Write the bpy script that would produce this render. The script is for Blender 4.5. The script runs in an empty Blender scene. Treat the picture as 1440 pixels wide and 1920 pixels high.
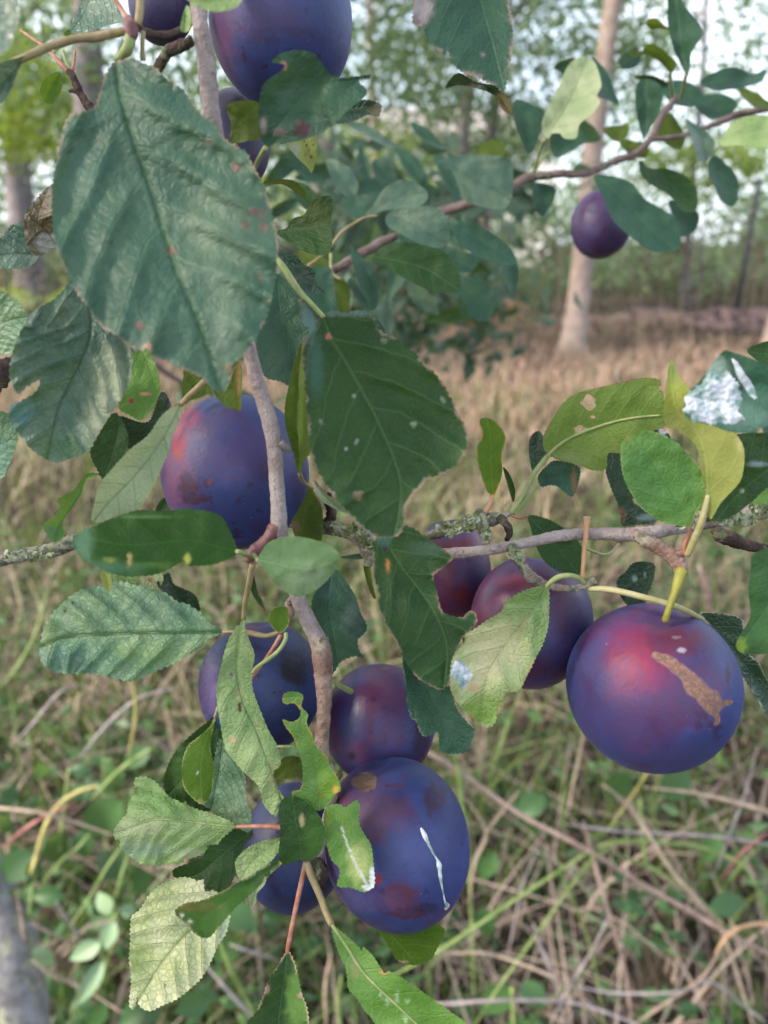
import bpy, math, random
import numpy as np
from mathutils import Vector, Matrix, noise
from mathutils.geometry import delaunay_2d_cdt
random.seed(7); np.random.seed(7)
SC = bpy.context.scene
COL = SC.collection

# ------------------------------------------------------------------ camera, sky, sun, exposure
F = 1387.0                      # focal length in pixels of the 1440x1920 photograph
PITCH = math.radians(20.0)
CAMLOC = Vector((0, 0, 1.35))
cd = bpy.data.cameras.new('camera'); cam = bpy.data.objects.new('camera', cd); COL.objects.link(cam)
cam.location = CAMLOC; cam.rotation_euler = (math.radians(90) - PITCH, 0, 0)
cd.sensor_fit = 'VERTICAL'; cd.sensor_height = 36; cd.lens = 36 * F / 1920
cd.clip_start = 0.01; cd.clip_end = 2000
cd.dof.use_dof = True; cd.dof.focus_distance = 0.203; cd.dof.aperture_fstop = 11.5
SC.camera = cam
W = bpy.data.worlds.new("World"); SC.world = W; W.use_nodes = True
SUN_EL, SUN_AZ = math.radians(36), math.radians(-108)     # azimuth from +Y, negative = left
nt = W.node_tree; bg = nt.nodes['Background']
sky = nt.nodes.new('ShaderNodeTexSky'); sky.sky_type = 'NISHITA'; sky.sun_disc = False
sky.sun_elevation = SUN_EL; sky.sun_rotation = SUN_AZ; sky.air_density = 1.0; sky.dust_density = 3.0; sky.ozone_density = 1.0
tc_ = nt.nodes.new('ShaderNodeTexCoord'); cn = nt.nodes.new('ShaderNodeTexNoise'); cn.inputs['Scale'].default_value = 2.2; cn.inputs['Detail'].default_value = 5
nt.links.new(tc_.outputs['Generated'], cn.inputs['Vector'])
cr = nt.nodes.new('ShaderNodeMapRange'); cr.inputs[1].default_value = .35; cr.inputs[2].default_value = .65; cr.inputs[3].default_value = .35; cr.inputs[4].default_value = .95; nt.links.new(cn.outputs[0], cr.inputs[0])
cm = nt.nodes.new('ShaderNodeMix'); cm.data_type = 'RGBA'; nt.links.new(cr.outputs[0], cm.inputs[0]); nt.links.new(sky.outputs[0], cm.inputs[6]); cm.inputs[7].default_value = (5.6, 6.0, 6.7, 1)   # sunlit thin cloud
nt.links.new(cm.outputs[2], bg.inputs[0]); bg.inputs[1].default_value = 0.15
sd = bpy.data.lights.new('sun', 'SUN'); sun = bpy.data.objects.new('sun', sd); COL.objects.link(sun)
sd.energy = 3.9; sd.angle = math.radians(8); sd.color = (1.0, 0.86, 0.72)
sv = Vector((math.sin(SUN_AZ) * math.cos(SUN_EL), math.cos(SUN_AZ) * math.cos(SUN_EL), math.sin(SUN_EL)))
sun.rotation_euler = sv.to_track_quat('Z', 'Y').to_euler()
SC.view_settings.view_transform = 'Standard'; SC.view_settings.look = 'None'; SC.view_settings.gamma = 1
SC.view_settings.exposure = 1.42
SC.render.engine = 'CYCLES'

# ------------------------------------------------------------------ helpers
CP, SP = math.cos(PITCH), math.sin(PITCH)
def P(x, y, d):
    "point seen at photograph pixel (x, y), d metres along the view axis"
    cx = (x - 720) / F * d; cy = (960 - y) / F * d
    return Vector((CAMLOC.x + cx, CAMLOC.y + cy * SP + d * CP, CAMLOC.z + cy * CP - d * SP))
def Pn(x, y, d):
    cx = (x - 720) / F * d; cy = (960 - y) / F * d
    return np.stack([CAMLOC.x + cx, CAMLOC.y + cy * SP + d * CP, CAMLOC.z + cy * CP - d * SP], -1)
def unP(v):
    "world points (n,3) -> pixel x, y, depth"
    q = v - np.array(CAMLOC); d = q[:, 1] * CP - q[:, 2] * SP; cy = q[:, 1] * SP + q[:, 2] * CP
    return 720 + q[:, 0] / d * F, 960 - cy / d * F, d
def G(x, y, z=0.0):
    "point on the level z seen at pixel (x, y)"
    a = P(x, y, 1.0) - CAMLOC
    t = (z - CAMLOC.z) / a.z
    return CAMLOC + a * t
def pts(s): return [tuple(float(a) for a in p.split(',')) for p in s.split()]
def catmull(p, n=6, closed=False):
    p = [np.array(q, float) for q in p]; out = []; m = len(p)
    rng = range(m) if closed else range(m - 1)
    for i in rng:
        if closed: a, b, c, d = p[i - 1], p[i], p[(i + 1) % m], p[(i + 2) % m]
        else: a, b, c, d = p[max(i - 1, 0)], p[i], p[i + 1], p[min(i + 2, m - 1)]
        for k in range(n):
            t = k / n
            out.append(.5 * ((2 * b) + (c - a) * t + (2 * a - 5 * b + 4 * c - d) * t * t + (3 * b - a - 3 * c + d) * t ** 3))
    if not closed: out.append(p[-1])
    return np.array(out)
def tagp(o, label=None, cat=None, group=None, kind=None):
    if label: o['label'] = label
    if cat: o['category'] = cat
    if group: o['group'] = group
    if kind: o['kind'] = kind
    return o
def empty(name, loc, label, cat, group=None):
    o = bpy.data.objects.new(name, None); o.empty_display_size = .01; o.location = loc; COL.objects.link(o)
    return tagp(o, label, cat, group)
def wloc(o):
    v = Vector(o.location)
    while o.parent: o = o.parent; v += Vector(o.location)
    return v
def meshobj(name, verts, faces, mat, parent=None, origin=None, smooth=True, uvs=None, paint=None, label=None):
    "verts in world space; origin = where the object's own origin goes"
    verts = np.asarray(verts, dtype=np.float64)
    org = Vector(origin) if origin is not None else Vector(verts[0])
    me = bpy.data.meshes.new(name)
    vv = verts - np.array(org)
    me.from_pydata(vv.tolist() if len(vv) < 1 else [tuple(q) for q in vv], [], [tuple(f) for f in faces])
    if smooth: me.polygons.foreach_set('use_smooth', [True] * len(me.polygons))
    if uvs:
        idx = np.zeros(len(me.loops), dtype=np.int32); me.loops.foreach_get('vertex_index', idx)
        for nm, uv in uvs.items():
            l = me.uv_layers.new(name=nm); l.data.foreach_set('uv', np.asarray(uv, dtype=np.float32)[idx].ravel())
    if paint is not None:
        a = me.color_attributes.new('paint', 'FLOAT_COLOR', 'POINT'); a.data.foreach_set('color', np.asarray(paint, dtype=np.float32).ravel())
    me.materials.append(mat); me.update()
    o = bpy.data.objects.new(name, me); COL.objects.link(o)
    if parent: o.parent = parent; o.location = org - wloc(parent)
    else: o.location = org
    if label: o['label'] = label
    return o

# ------------------------------------------------------------------ materials
class NB:
    def __init__(s, name):
        s.m = bpy.data.materials.new(name); s.m.use_nodes = True; s.t = s.m.node_tree; s.t.nodes.clear()
        s.out = s.t.nodes.new('ShaderNodeOutputMaterial')
    def n(s, ty, **kw):
        nd = s.t.nodes.new(ty)
        for k, v in kw.items(): setattr(nd, k, v)
        return nd
    def l(s, a, b): s.t.links.new(a, b)
    def put(s, sock, v):
        if isinstance(v, bpy.types.NodeSocket): s.l(v, sock)
        else: sock.default_value = v
    def math(s, op, a, b=0.0, clamp=False):
        nd = s.n('ShaderNodeMath', operation=op); nd.use_clamp = clamp
        s.put(nd.inputs[0], a); s.put(nd.inputs[1], b); return nd.outputs[0]
    def mix(s, f, a, b):
        nd = s.n('ShaderNodeMix', data_type='RGBA'); s.put(nd.inputs[0], f)
        s.put(nd.inputs[6], a if not isinstance(a, tuple) else (*a, 1)); s.put(nd.inputs[7], b if not isinstance(b, tuple) else (*b, 1)); return nd.outputs[2]
    def ramp(s, v, a, b, lo=0.0, hi=1.0):
        nd = s.n('ShaderNodeMapRange'); nd.interpolation_type = 'SMOOTHSTEP'; s.put(nd.inputs[0], v)
        for i, q in zip((1, 2, 3, 4), (a, b, lo, hi)): nd.inputs[i].default_value = q
        return nd.outputs[0]
    def noise(s, vec, scale, detail=3, rough=.55):
        nd = s.n('ShaderNodeTexNoise'); nd.inputs['Scale'].default_value = scale; nd.inputs['Detail'].default_value = detail; nd.inputs['Roughness'].default_value = rough
        if vec is not None: s.l(vec, nd.inputs['Vector'])
        return nd.outputs[0]
    def bsdf(s, col, rough=.5, spec=.5, normal=None, **kw):
        b = s.n('ShaderNodeBsdfPrincipled'); s.put(b.inputs['Base Color'], col if not isinstance(col, tuple) else (*col, 1))
        s.put(b.inputs['Roughness'], rough); s.put(b.inputs['Specular IOR Level'], spec)
        if normal is not None: s.l(normal, b.inputs['Normal'])
        for k, v in kw.items(): s.put(b.inputs[k.replace('_', ' ')], v)
        return b
    def bump(s, h, strength, dist):
        b = s.n('ShaderNodeBump'); b.inputs['Strength'].default_value = strength; b.inputs['Distance'].default_value = dist; s.l(h, b.inputs['Height']); return b.outputs[0]
    def objvec(s): return s.n('ShaderNodeTexCoord').outputs['Object']
    def done(s, sh): s.l(sh, s.out.inputs[0]); return s.m

def leaf_mat(name, c1, c2, vein, vmix=.6, bump=.7, rough=.42, tr=.2, net=.35, nv=6, under=False, back=None, spec=.5):
    b = NB(name)
    uv = b.n('ShaderNodeUVMap', uv_map='vein').outputs[0]; mm = b.n('ShaderNodeUVMap', uv_map='mm').outputs[0]
    sp = b.n('ShaderNodeSeparateXYZ'); b.l(uv, sp.inputs[0]); u, v = sp.outputs[0], sp.outputs[1]
    # wobble of the veins
    wob = b.math('MULTIPLY', b.math('SUBTRACT', b.noise(mm, .12, 2), .5), .07)
    av = b.math('ABSOLUTE', v)
    ph = b.math('MULTIPLY', b.math('ADD', b.math('SUBTRACT', b.math('ADD', u, wob), b.math('MULTIPLY', av, .80)), b.math('MULTIPLY', b.math('MULTIPLY', av, av), -.9)), nv)
    ph = b.math('ADD', ph, b.math('MULTIPLY', b.math('GREATER_THAN', v, 0.0), .45))
    fr = b.math('ABSOLUTE', b.math('SUBTRACT', b.math('FRACT', ph), .5))           # .5 on the vein
    side = b.ramp(fr, .44, .495)
    mid = b.ramp(av, .010, .003)
    # fine net
    vo = b.n('ShaderNodeTexVoronoi', feature='DISTANCE_TO_EDGE'); vo.inputs['Scale'].default_value = .62; b.l(mm, vo.inputs['Vector'])
    vo2 = b.n('ShaderNodeTexVoronoi', feature='DISTANCE_TO_EDGE'); vo2.inputs['Scale'].default_value = 1.5; b.l(mm, vo2.inputs['Vector'])
    netl = b.ramp(vo.outputs[0], .11, .0); net2 = b.ramp(vo2.outputs[0], .08, .0)
    veins = b.math('MAXIMUM', b.math('MAXIMUM', b.math('MULTIPLY', side, .75), mid), b.math('MULTIPLY', netl, net), True)
    mot = b.ramp(b.noise(mm, .08, 4), .35, .68)
    base = b.mix(mot, c1, c2)
    fine = b.noise(mm, 1.6, 3)
    base = b.mix(b.math('MULTIPLY', b.ramp(fine, .45, .75), .25), base, vein)
    base = b.mix(b.math('MULTIPLY', veins, vmix), base, vein)
    pa = b.n('ShaderNodeAttribute', attribute_name='paint')
    base = b.mix(pa.outputs['Alpha'], base, pa.outputs['Color'])
    geo = b.n('ShaderNodeNewGeometry')
    bk = back if back else tuple(min(1, .5 * a + q) for a, q in zip(c2, (.07, .10, .05)))
    base = b.mix(b.math('MULTIPLY', geo.outputs['Backfacing'], .8), base, bk)
    # relief: cells bulge, veins sunk (top) or raised (under)
    h = b.math('SUBTRACT', b.math('ADD', b.math('MULTIPLY', b.ramp(vo.outputs[0], 0, .22), .5), b.math('MULTIPLY', fine, .15)), b.math('ADD', b.math('MULTIPLY', side, .6), b.math('MULTIPLY', mid, .9)))
    if under: h = b.math('MULTIPLY', h, -1.0)
    nrm = b.bump(h, bump, .0003)
    rg = b.math('ADD', rough, b.math('MULTIPLY', b.math('SUBTRACT', b.noise(mm, .5, 3), .5), .25))
    pb = b.bsdf(base, rg, spec, nrm)
    tl = b.n('ShaderNodeBsdfTranslucent'); b.l(b.mix(.35, base, (.30, .42, .04)), tl.inputs[0]); b.l(nrm, tl.inputs['Normal'])
    mx = b.n('ShaderNodeMixShader'); mx.inputs[0].default_value = tr; b.l(pb.outputs[0], mx.inputs[1]); b.l(tl.outputs[0], mx.inputs[2])
    return b.done(mx.outputs[0])

LM = dict(
 teal =leaf_mat('leaf_teal', (.015,.062,.042), (.028,.088,.050), (.06,.15,.075), .4, .55, .52, .12, .2, spec=.35),
 big  =leaf_mat('leaf_large_blue', (.026,.085,.060), (.060,.130,.085), (.07,.16,.065), .4, .6, .50, .12, .25, spec=.4),
 blue =leaf_mat('leaf_blue_green', (.045,.115,.082), (.13,.20,.13), (.030,.078,.045), .7, .7, .44, .15, .5),
 crisp=leaf_mat('leaf_crinkled', (.125,.26,.15), (.30,.42,.25), (.050,.15,.030), .7, .8, .42, .18, .6),  # albedo raised to stand in for strong sheen
 green=leaf_mat('leaf_green', (.011,.048,.012), (.020,.064,.014), (.065,.14,.05), .6, .5, .58, .18, .12, spec=.3),
 dark =leaf_mat('leaf_dark', (.008,.034,.020), (.015,.050,.026), (.035,.09,.045), .45, .8, .40, .12, .3),
 deep =leaf_mat('leaf_deep_green', (.010,.052,.006), (.018,.068,.008), (.035,.11,.014), .4, .3, .55, .2, .08, spec=.25),
 fresh=leaf_mat('leaf_fresh', (.095,.235,.040), (.165,.32,.070), (.22,.36,.11), .45, .6, .5, .26, .3, spec=.35),
 soft =leaf_mat('leaf_soft_green', (.075,.17,.065), (.13,.23,.11), (.22,.30,.17), .5, .3, .6, .2, .12, spec=.3),
 sage =leaf_mat('leaf_sage', (.18,.31,.095), (.32,.43,.18), (.40,.50,.23), .45, .9, .5, .22, .5),
 olive=leaf_mat('leaf_olive', (.06,.105,.012), (.11,.16,.022), (.16,.21,.05), .45, .5, .6, .36, .15, spec=.3),
 back =leaf_mat('leaf_backlit', (.065,.150,.010), (.095,.20,.018), (.17,.27,.05), .5, .4, .6, .42, .2, spec=.3),
 under=leaf_mat('leaf_underside', (.120,.205,.035), (.18,.27,.06), (.30,.38,.15), .5, .6, .6, .35, .25, under=True, spec=.3),
 pale =leaf_mat('leaf_pale', (.28,.37,.20), (.42,.47,.29), (.15,.23,.09), .5, .7, .55, .2, .2, under=True, spec=.3),
 cream=leaf_mat('leaf_cream', (.54,.58,.26), (.72,.71,.44), (.24,.35,.14), .6, 1.0, .45, .2, .75),  # albedo lightened to carry warm light and sheen on the big leaf
 yell =leaf_mat('leaf_yellow', (.24,.28,.055), (.32,.35,.10), (.38,.40,.16), .5, .4, .6, .35, .15, under=True, spec=.3),
 tan  =leaf_mat('leaf_withered', (.10,.075,.04), (.26,.22,.16), (.08,.05,.03), .5, 1.0, .5, .15, .5),
 silver=leaf_mat('leaf_silver', (.09,.17,.12), (.26,.33,.25), (.05,.11,.06), .6, 1.0, .36, .12, .7),
)
def stalk_mat(name, c1, c2, rough=.5, scale=300):
    b = NB(name); v = b.objvec(); c = b.mix(b.ramp(b.noise(v, scale, 3), .35, .65), c1, c2)
    return b.done(b.bsdf(c, rough, .4, b.bump(b.noise(v, scale * 3, 2), .4, .0005), Subsurface_Weight=.0).outputs[0])
SM = dict(
 green=stalk_mat('petiole_green', (.22,.30,.10), (.34,.36,.16)),
 pale=stalk_mat('petiole_pale', (.36,.34,.15), (.44,.41,.22)),
 red=stalk_mat('petiole_red', (.34,.12,.08), (.46,.24,.16)),
 tan=stalk_mat('petiole_tan', (.25,.20,.09), (.34,.27,.15)),
 yellow=stalk_mat('petiole_yellow', (.34,.32,.05), (.26,.26,.05)),
 orange=stalk_mat('petiole_orange', (.46,.24,.11), (.42,.27,.16)),
 purple=stalk_mat('petiole_purple', (.13,.05,.06), (.24,.12,.11)),
)
def bark_mat(name, a, c, d, lich=.0, lichc=(.30,.34,.20), scale=1.0, dots=True):
    b = NB(name); v = b.objvec()
    n1 = b.noise(v, 160 * scale, 5, .65); n2 = b.noise(v, 700 * scale, 4, .7)
    col = b.mix(b.ramp(n1, .35, .65), a, c)
    col = b.mix(b.math('MULTIPLY', b.ramp(n2, .60, .70), .85 if dots else .4), col, d)
    if lich:
        ln = b.noise(v, 90 * scale, 4, .7)
        col = b.mix(b.ramp(ln, .60 - lich * .25, .66 - lich * .25), col, b.mix(b.ramp(b.noise(v, 420 * scale, 3), .4, .6), lichc, tuple(.4 * q for q in lichc)))
    h = b.math('ADD', n2, b.math('MULTIPLY', n1, 1.5))
    return b.done(b.bsdf(col, .8, .25, b.bump(h, .9, .0012 / scale)).outputs[0])
BM = dict(
 smooth=bark_mat('bark_smooth_grey', (.29,.235,.23), (.44,.375,.36), (.12,.085,.08), 0),
 brown=bark_mat('bark_brown', (.22,.13,.10), (.40,.30,.25), (.08,.05,.045), .15, (.36,.34,.26)),
 dark=bark_mat('bark_dark', (.045,.03,.028), (.12,.08,.07), (.02,.015,.015), .2, (.18,.2,.12)),
 lichen=bark_mat('bark_lichened', (.20,.15,.12), (.38,.32,.29), (.06,.045,.04), .55, (.33,.35,.25)),
 back=bark_mat('bark_back', (.17,.12,.12), (.28,.21,.2), (.08,.06,.06), .2, (.25,.27,.18)),
 trunk=bark_mat('bark_poplar', (.24,.19,.165), (.37,.30,.26), (.2,.15,.13), 0, scale=.05),
 trunkg=bark_mat('bark_poplar_grey', (.15,.14,.15), (.24,.215,.22), (.12,.11,.11), 0, scale=.05),
 old=bark_mat('bark_old_plum', (.13,.125,.13), (.25,.25,.26), (.05,.05,.06), .3, (.28,.29,.22), scale=.25),
)
def lichen_mat():
    b = NB('lichen'); v = b.objvec(); c = b.mix(b.ramp(b.noise(v, 500, 3), .4, .62), (.17,.20,.08), (.42,.46,.33))
    return b.done(b.bsdf(c, .95, .1, b.bump(b.noise(v, 1200, 3), .8, .0006)).outputs[0])
LICH = lichen_mat()
def dropping_mat():
    b = NB('dropping_white'); v = b.objvec(); c = b.mix(b.ramp(b.noise(v, 190, 4, .65), .38, .58), (.16,.27,.25), (.64,.68,.74))
    return b.done(b.bsdf(c, .55, .4, b.bump(b.noise(v, 260, 3), .5, .0008)).outputs[0])
DROP = dropping_mat()

def plum_mat(name, skin, bloom, pale, cover=.5, dark=(.022,.006,.03)):
    b = NB(name); v = b.objvec()
    big = b.noise(v, 45, 3, .5); mid = b.noise(v, 130, 5, .62); fine = b.noise(v, 900, 3, .6)
    cov = b.ramp(b.math('ADD', big, b.math('MULTIPLY', b.math('SUBTRACT', mid, .5), .35)), .62 - cover * .35, .80 - cover * .35)
    col = b.mix(cov, skin, bloom)
    dust = b.ramp(b.noise(v, 75, 5, .7), .45, .68); col = b.mix(b.math('MULTIPLY', dust, .38), col, tuple(min(1, q * 2.0 + .012) for q in bloom))
    # rubbed spots in the bloom
    rub = b.ramp(mid, .63, .68); col = b.mix(b.math('MULTIPLY', rub, .65), col, dark)
    spk = b.ramp(b.noise(v, 420, 2, .5), .66, .70); col = b.mix(b.math('MULTIPLY', spk, .6), col, dark)
    scuff = b.ramp(b.noise(v, 260, 6, .8), .60, .66); col = b.mix(b.math('MULTIPLY', b.math('MULTIPLY', scuff, dust), .55), col, skin)
    pal = b.ramp(b.noise(v, 1500, 2), .74, .78); col = b.mix(b.math('MULTIPLY', pal, .5), col, pale)
    pa = b.n('ShaderNodeAttribute', attribute_name='paint')
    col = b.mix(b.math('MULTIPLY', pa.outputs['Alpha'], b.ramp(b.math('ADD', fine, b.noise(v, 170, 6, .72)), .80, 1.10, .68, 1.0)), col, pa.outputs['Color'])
    sr = b.n('ShaderNodeSeparateColor'); b.l(pa.outputs['Color'], sr.inputs[0])
    scar = b.math('MULTIPLY', b.ramp(b.math('SUBTRACT', sr.outputs[1], b.math('MULTIPLY', sr.outputs[2], .9)), .03, .06), pa.outputs['Alpha'])
    cork = b.noise(v, 1300, 4, .75)
    col = b.mix(b.math('MULTIPLY', scar, b.ramp(cork, .42, .60, .55, 0)), col, (.09,.045,.03))
    rg = b.math('ADD', b.math('ADD', .36, b.math('MULTIPLY', cov, .18)), b.math('MULTIPLY', scar, .3))
    hh = b.math('ADD', b.math('ADD', fine, mid), b.math('MULTIPLY', scar, b.math('ADD', 2.5, b.math('MULTIPLY', cork, 6.0))))
    pb = b.bsdf(col, rg, .5, b.bump(hh, .18, .0006), Sheen_Weight=.07, Sheen_Roughness=.4, Sheen_Tint=(*pale, 1), Subsurface_Weight=.0)
    return b.done(pb.outputs[0])
PM = dict(
 blue=plum_mat('plum_blue', (.040,.016,.072), (.022,.037,.145), (.5,.5,.8), .95),
 violet=plum_mat('plum_violet', (.085,.018,.068), (.034,.036,.135), (.55,.5,.8), .6),
 deep=plum_mat('plum_deep', (.020,.010,.045), (.016,.030,.110), (.4,.45,.75), .8, (.006,.003,.009)),
 wine=plum_mat('plum_wine', (.11,.016,.045), (.06,.024,.09), (.5,.42,.7), .45),
 far=plum_mat('plum_far', (.06,.025,.09), (.055,.038,.12), (.5,.4,.7), .6),
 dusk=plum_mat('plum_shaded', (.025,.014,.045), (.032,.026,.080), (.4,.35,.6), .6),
)

# ------------------------------------------------------------------ geometry builders
def fbm(x, y, z, s):
    return noise.noise(Vector((x * s, y * s, z * s)))
def tube(path, widths, mat, name, parent, rough=0.0, seg=10, label=None, step=5.0, flat=1.0, freq=.09, cap=True, origin=None):
    "path of (x, y, depth) in photograph pixels, widths in pixels; real radius follows from the depth"
    p = catmull([(*q, w) for q, w in zip(path, widths)], 8)
    L = [0]
    for i in range(1, len(p)): L.append(L[-1] + np.hypot(*(p[i, :2] - p[i - 1, :2])) + 1e-6)
    n = max(4, int(L[-1] / step)); s = np.linspace(0, L[-1], n)
    q = np.stack([np.interp(s, L, p[:, k]) for k in range(4)], -1)
    C = Pn(q[:, 0], q[:, 1], q[:, 2]); R = q[:, 3] * .5 * q[:, 2] / F
    return tube_w(C, R, mat, name, parent, rough, seg, label, cap, origin, freq_w=freq * F / np.mean(q[:, 2]) )
def tube_w(C, R, mat, name, parent, rough=0.0, seg=10, label=None, cap=True, origin=None, freq_w=400):
    C = np.asarray(C); n = len(C); V = []; Fc = []
    T = np.gradient(C, axis=0); T /= np.linalg.norm(T, axis=1)[:, None] + 1e-12
    up = np.array([.13, -.9, .4]); up /= np.linalg.norm(up)
    sd = random.random() * 50
    for i in range(n):
        a = np.cross(T[i], up); a /= np.linalg.norm(a) + 1e-9; bb = np.cross(T[i], a)
        for k in range(seg):
            th = 2 * math.pi * k / seg; dr = a * math.cos(th) + bb * math.sin(th)
            r = R[i]
            if rough:
                w = C[i] + dr * r
                r *= 1 + rough * (noise.noise(Vector(w * freq_w) + Vector((sd, 0, 0))) + .6 * noise.noise(Vector(w * freq_w * 2.7)))
            V.append(C[i] + dr * r)
    for i in range(n - 1):
        for k in range(seg):
            k2 = (k + 1) % seg; Fc.append((i * seg + k, i * seg + k2, (i + 1) * seg + k2, (i + 1) * seg + k))
    if cap:
        Fc.append(tuple(range(seg))[::-1]); Fc.append(tuple((n - 1) * seg + k for k in range(seg)))
    if not parent: origin = C[0] if origin is None else origin
    return meshobj(name, V, Fc, mat, parent, origin if origin is not None else C[0], label=label)

def resample(poly, step):
    d = np.hypot(*(np.roll(poly, -1, 0) - poly).T); L = np.concatenate([[0], np.cumsum(d)])
    n = max(8, int(L[-1] / step)); s = np.arange(n) * L[-1] / n; pc = np.vstack([poly, poly[:1]])
    return np.stack([np.interp(s, L, pc[:, 0]), np.interp(s, L, pc[:, 1])], -1)
def inpoly(px, py, poly):
    r = np.zeros(len(px), bool); x2, y2 = poly[-1]
    for x1, y1 in poly:
        c = ((y1 > py) != (y2 > py)); 
        with np.errstate(divide='ignore', invalid='ignore'):
            r ^= c & (px < (x2 - x1) * (py - y1) / (y2 - y1 + 1e-12) + x1)
        x2, y2 = x1, y1
    return r
def midcoords(X, Y, mid):
    "arc position (px) and signed distance (px) from the midrib polyline"
    best = np.full(len(X), 1e18); S = np.zeros(len(X)); D = np.zeros(len(X)); acc = 0; m = len(mid)
    for i in range(m - 1):
        a = mid[i]; b = mid[i + 1]; e = b - a; l = np.hypot(*e) + 1e-9; e = e / l
        t = (X - a[0]) * e[0] + (Y - a[1]) * e[1]
        tc = np.clip(t, -1e9 if i == 0 else 0, 1e9 if i == m - 2 else l)
        dx = X - a[0] - tc * e[0]; dy = Y - a[1] - tc * e[1]; dd = dx * dx + dy * dy
        ok = dd < best; best[ok] = dd[ok]; S[ok] = (acc + tc)[ok]
        D[ok] = ((X - a[0]) * e[1] - (Y - a[1]) * e[0])[ok]; acc += l
    D = np.sign(D) * np.sqrt(best)
    return S, D, acc
def nz(X, Y, s, sd=0.0, oct=2):
    out = np.empty(len(X))
    for i in range(len(X)):
        v = Vector((X[i] * s, Y[i] * s, sd)); a = noise.noise(v)
        if oct > 1: a += .5 * noise.noise(v * 2.3)
        out[i] = a
    return out
def triangulate(out, holes, step):
    x0, y0 = out.min(0); x1, y1 = out.max(0)
    gy = np.arange(y0, y1, step * .87); g = []
    for j, yy in enumerate(gy): g += [(xx + (j % 2) * step * .5, yy) for xx in np.arange(x0, x1, step)]
    g = np.array(g) + np.random.uniform(-.12, .12, (len(g), 2)) * step
    ins = inpoly(g[:, 0], g[:, 1], out)
    g = g[ins]
    # keep away from the rim
    if len(g):
        md = np.full(len(g), 1e9)
        for o in out: md = np.minimum(md, np.hypot(g[:, 0] - o[0], g[:, 1] - o[1]))
        g = g[md > step * .5]
    vs = [Vector(q) for q in out]; n = len(out); edges = [(i, (i + 1) % n) for i in range(n)]
    for h in holes:
        b = len(vs); vs += [Vector(q) for q in h]; edges += [(b + i, b + (i + 1) % len(h)) for i in range(len(h))]
    vs += [Vector(q) for q in g]
    rv, re, rf, *_ = delaunay_2d_cdt(vs, edges, [list(range(n))], 1, 1e-4)
    V = np.array([tuple(q) for q in rv]); Fc = np.array([f for f in rf if len(f) == 3])
    c = V[Fc].mean(1); keep = inpoly(c[:, 0], c[:, 1], out)
    for h in holes: keep &= ~inpoly(c[:, 0], c[:, 1], np.array(h))
    Fc = Fc[keep]
    a = V[Fc[:, 1]] - V[Fc[:, 0]]; bq = V[Fc[:, 2]] - V[Fc[:, 0]]; cr = a[:, 0] * bq[:, 1] - a[:, 1] * bq[:, 0]
    Fc[cr > 0] = Fc[cr > 0][:, ::-1]              # image y points down: these face the camera
    used = np.unique(Fc); mp = -np.ones(len(V), int); mp[used] = np.arange(len(used))
    return V[used], mp[Fc]
def dopaint(X, Y, spots, base=None):
    c = np.zeros((len(X), 4)) if base is None else base
    for s in spots:
        if s[0] == 'L':      # a streak along a polyline: ('L', points, width at start, width at end, colour, alpha, softness)
            _, q, w0, w1, col, al, soft = s; q = np.array(pts(q)); S_, D_2, L_2 = midcoords(X, Y, catmull(q, 5)); t = np.clip(S_ / L_2, 0, 1); q0, q1 = q[0], q[-1]
            e = np.maximum(0, np.maximum(-S_, S_ - L_2)); w = w0 + (w1 - w0) * t
            r = np.sqrt(D_2 ** 2 + e ** 2) / w * 2 + nz(X, Y, 1.4 / max(5, max(w0, w1)), 4.4) * .45
            a = np.clip((1 + soft - r) / (2 * soft), 0, 1) * al
            c[:, :3] = c[:, :3] * (1 - a[:, None]) * (c[:, 3:4] > 0) + np.array(col) * np.where(c[:, 3:4] > 0, a[:, None], 1)
            c[:, 3] = np.maximum(c[:, 3], a); continue
        if len(s) == 5: x, y, rx, ry, col = s; al = 1.0; soft = .25
        else: x, y, rx, ry, col, al, soft = s
        nn = nz(X, Y, 1.6 / max(8, min(rx, ry) * 1.0), x * .37); nn = nn + (.5 * nz(X, Y, .085, y * .3) if min(rx, ry) > 14 else 0)
        r = np.sqrt(((X - x) / rx) ** 2 + ((Y - y) / ry) ** 2) + nn * .30
        a = np.clip((1 + soft - r) / (2 * soft), 0, 1); a = a * a * (3 - 2 * a) * al
        c[:, :3] = c[:, :3] * (1 - a[:, None]) * (c[:, 3:4] > 0) + np.array(col) * np.where(c[:, 3:4] > 0, a[:, None], 1)
        c[:, 3] = np.maximum(c[:, 3], a)
    return c
LEAVES = []
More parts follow.
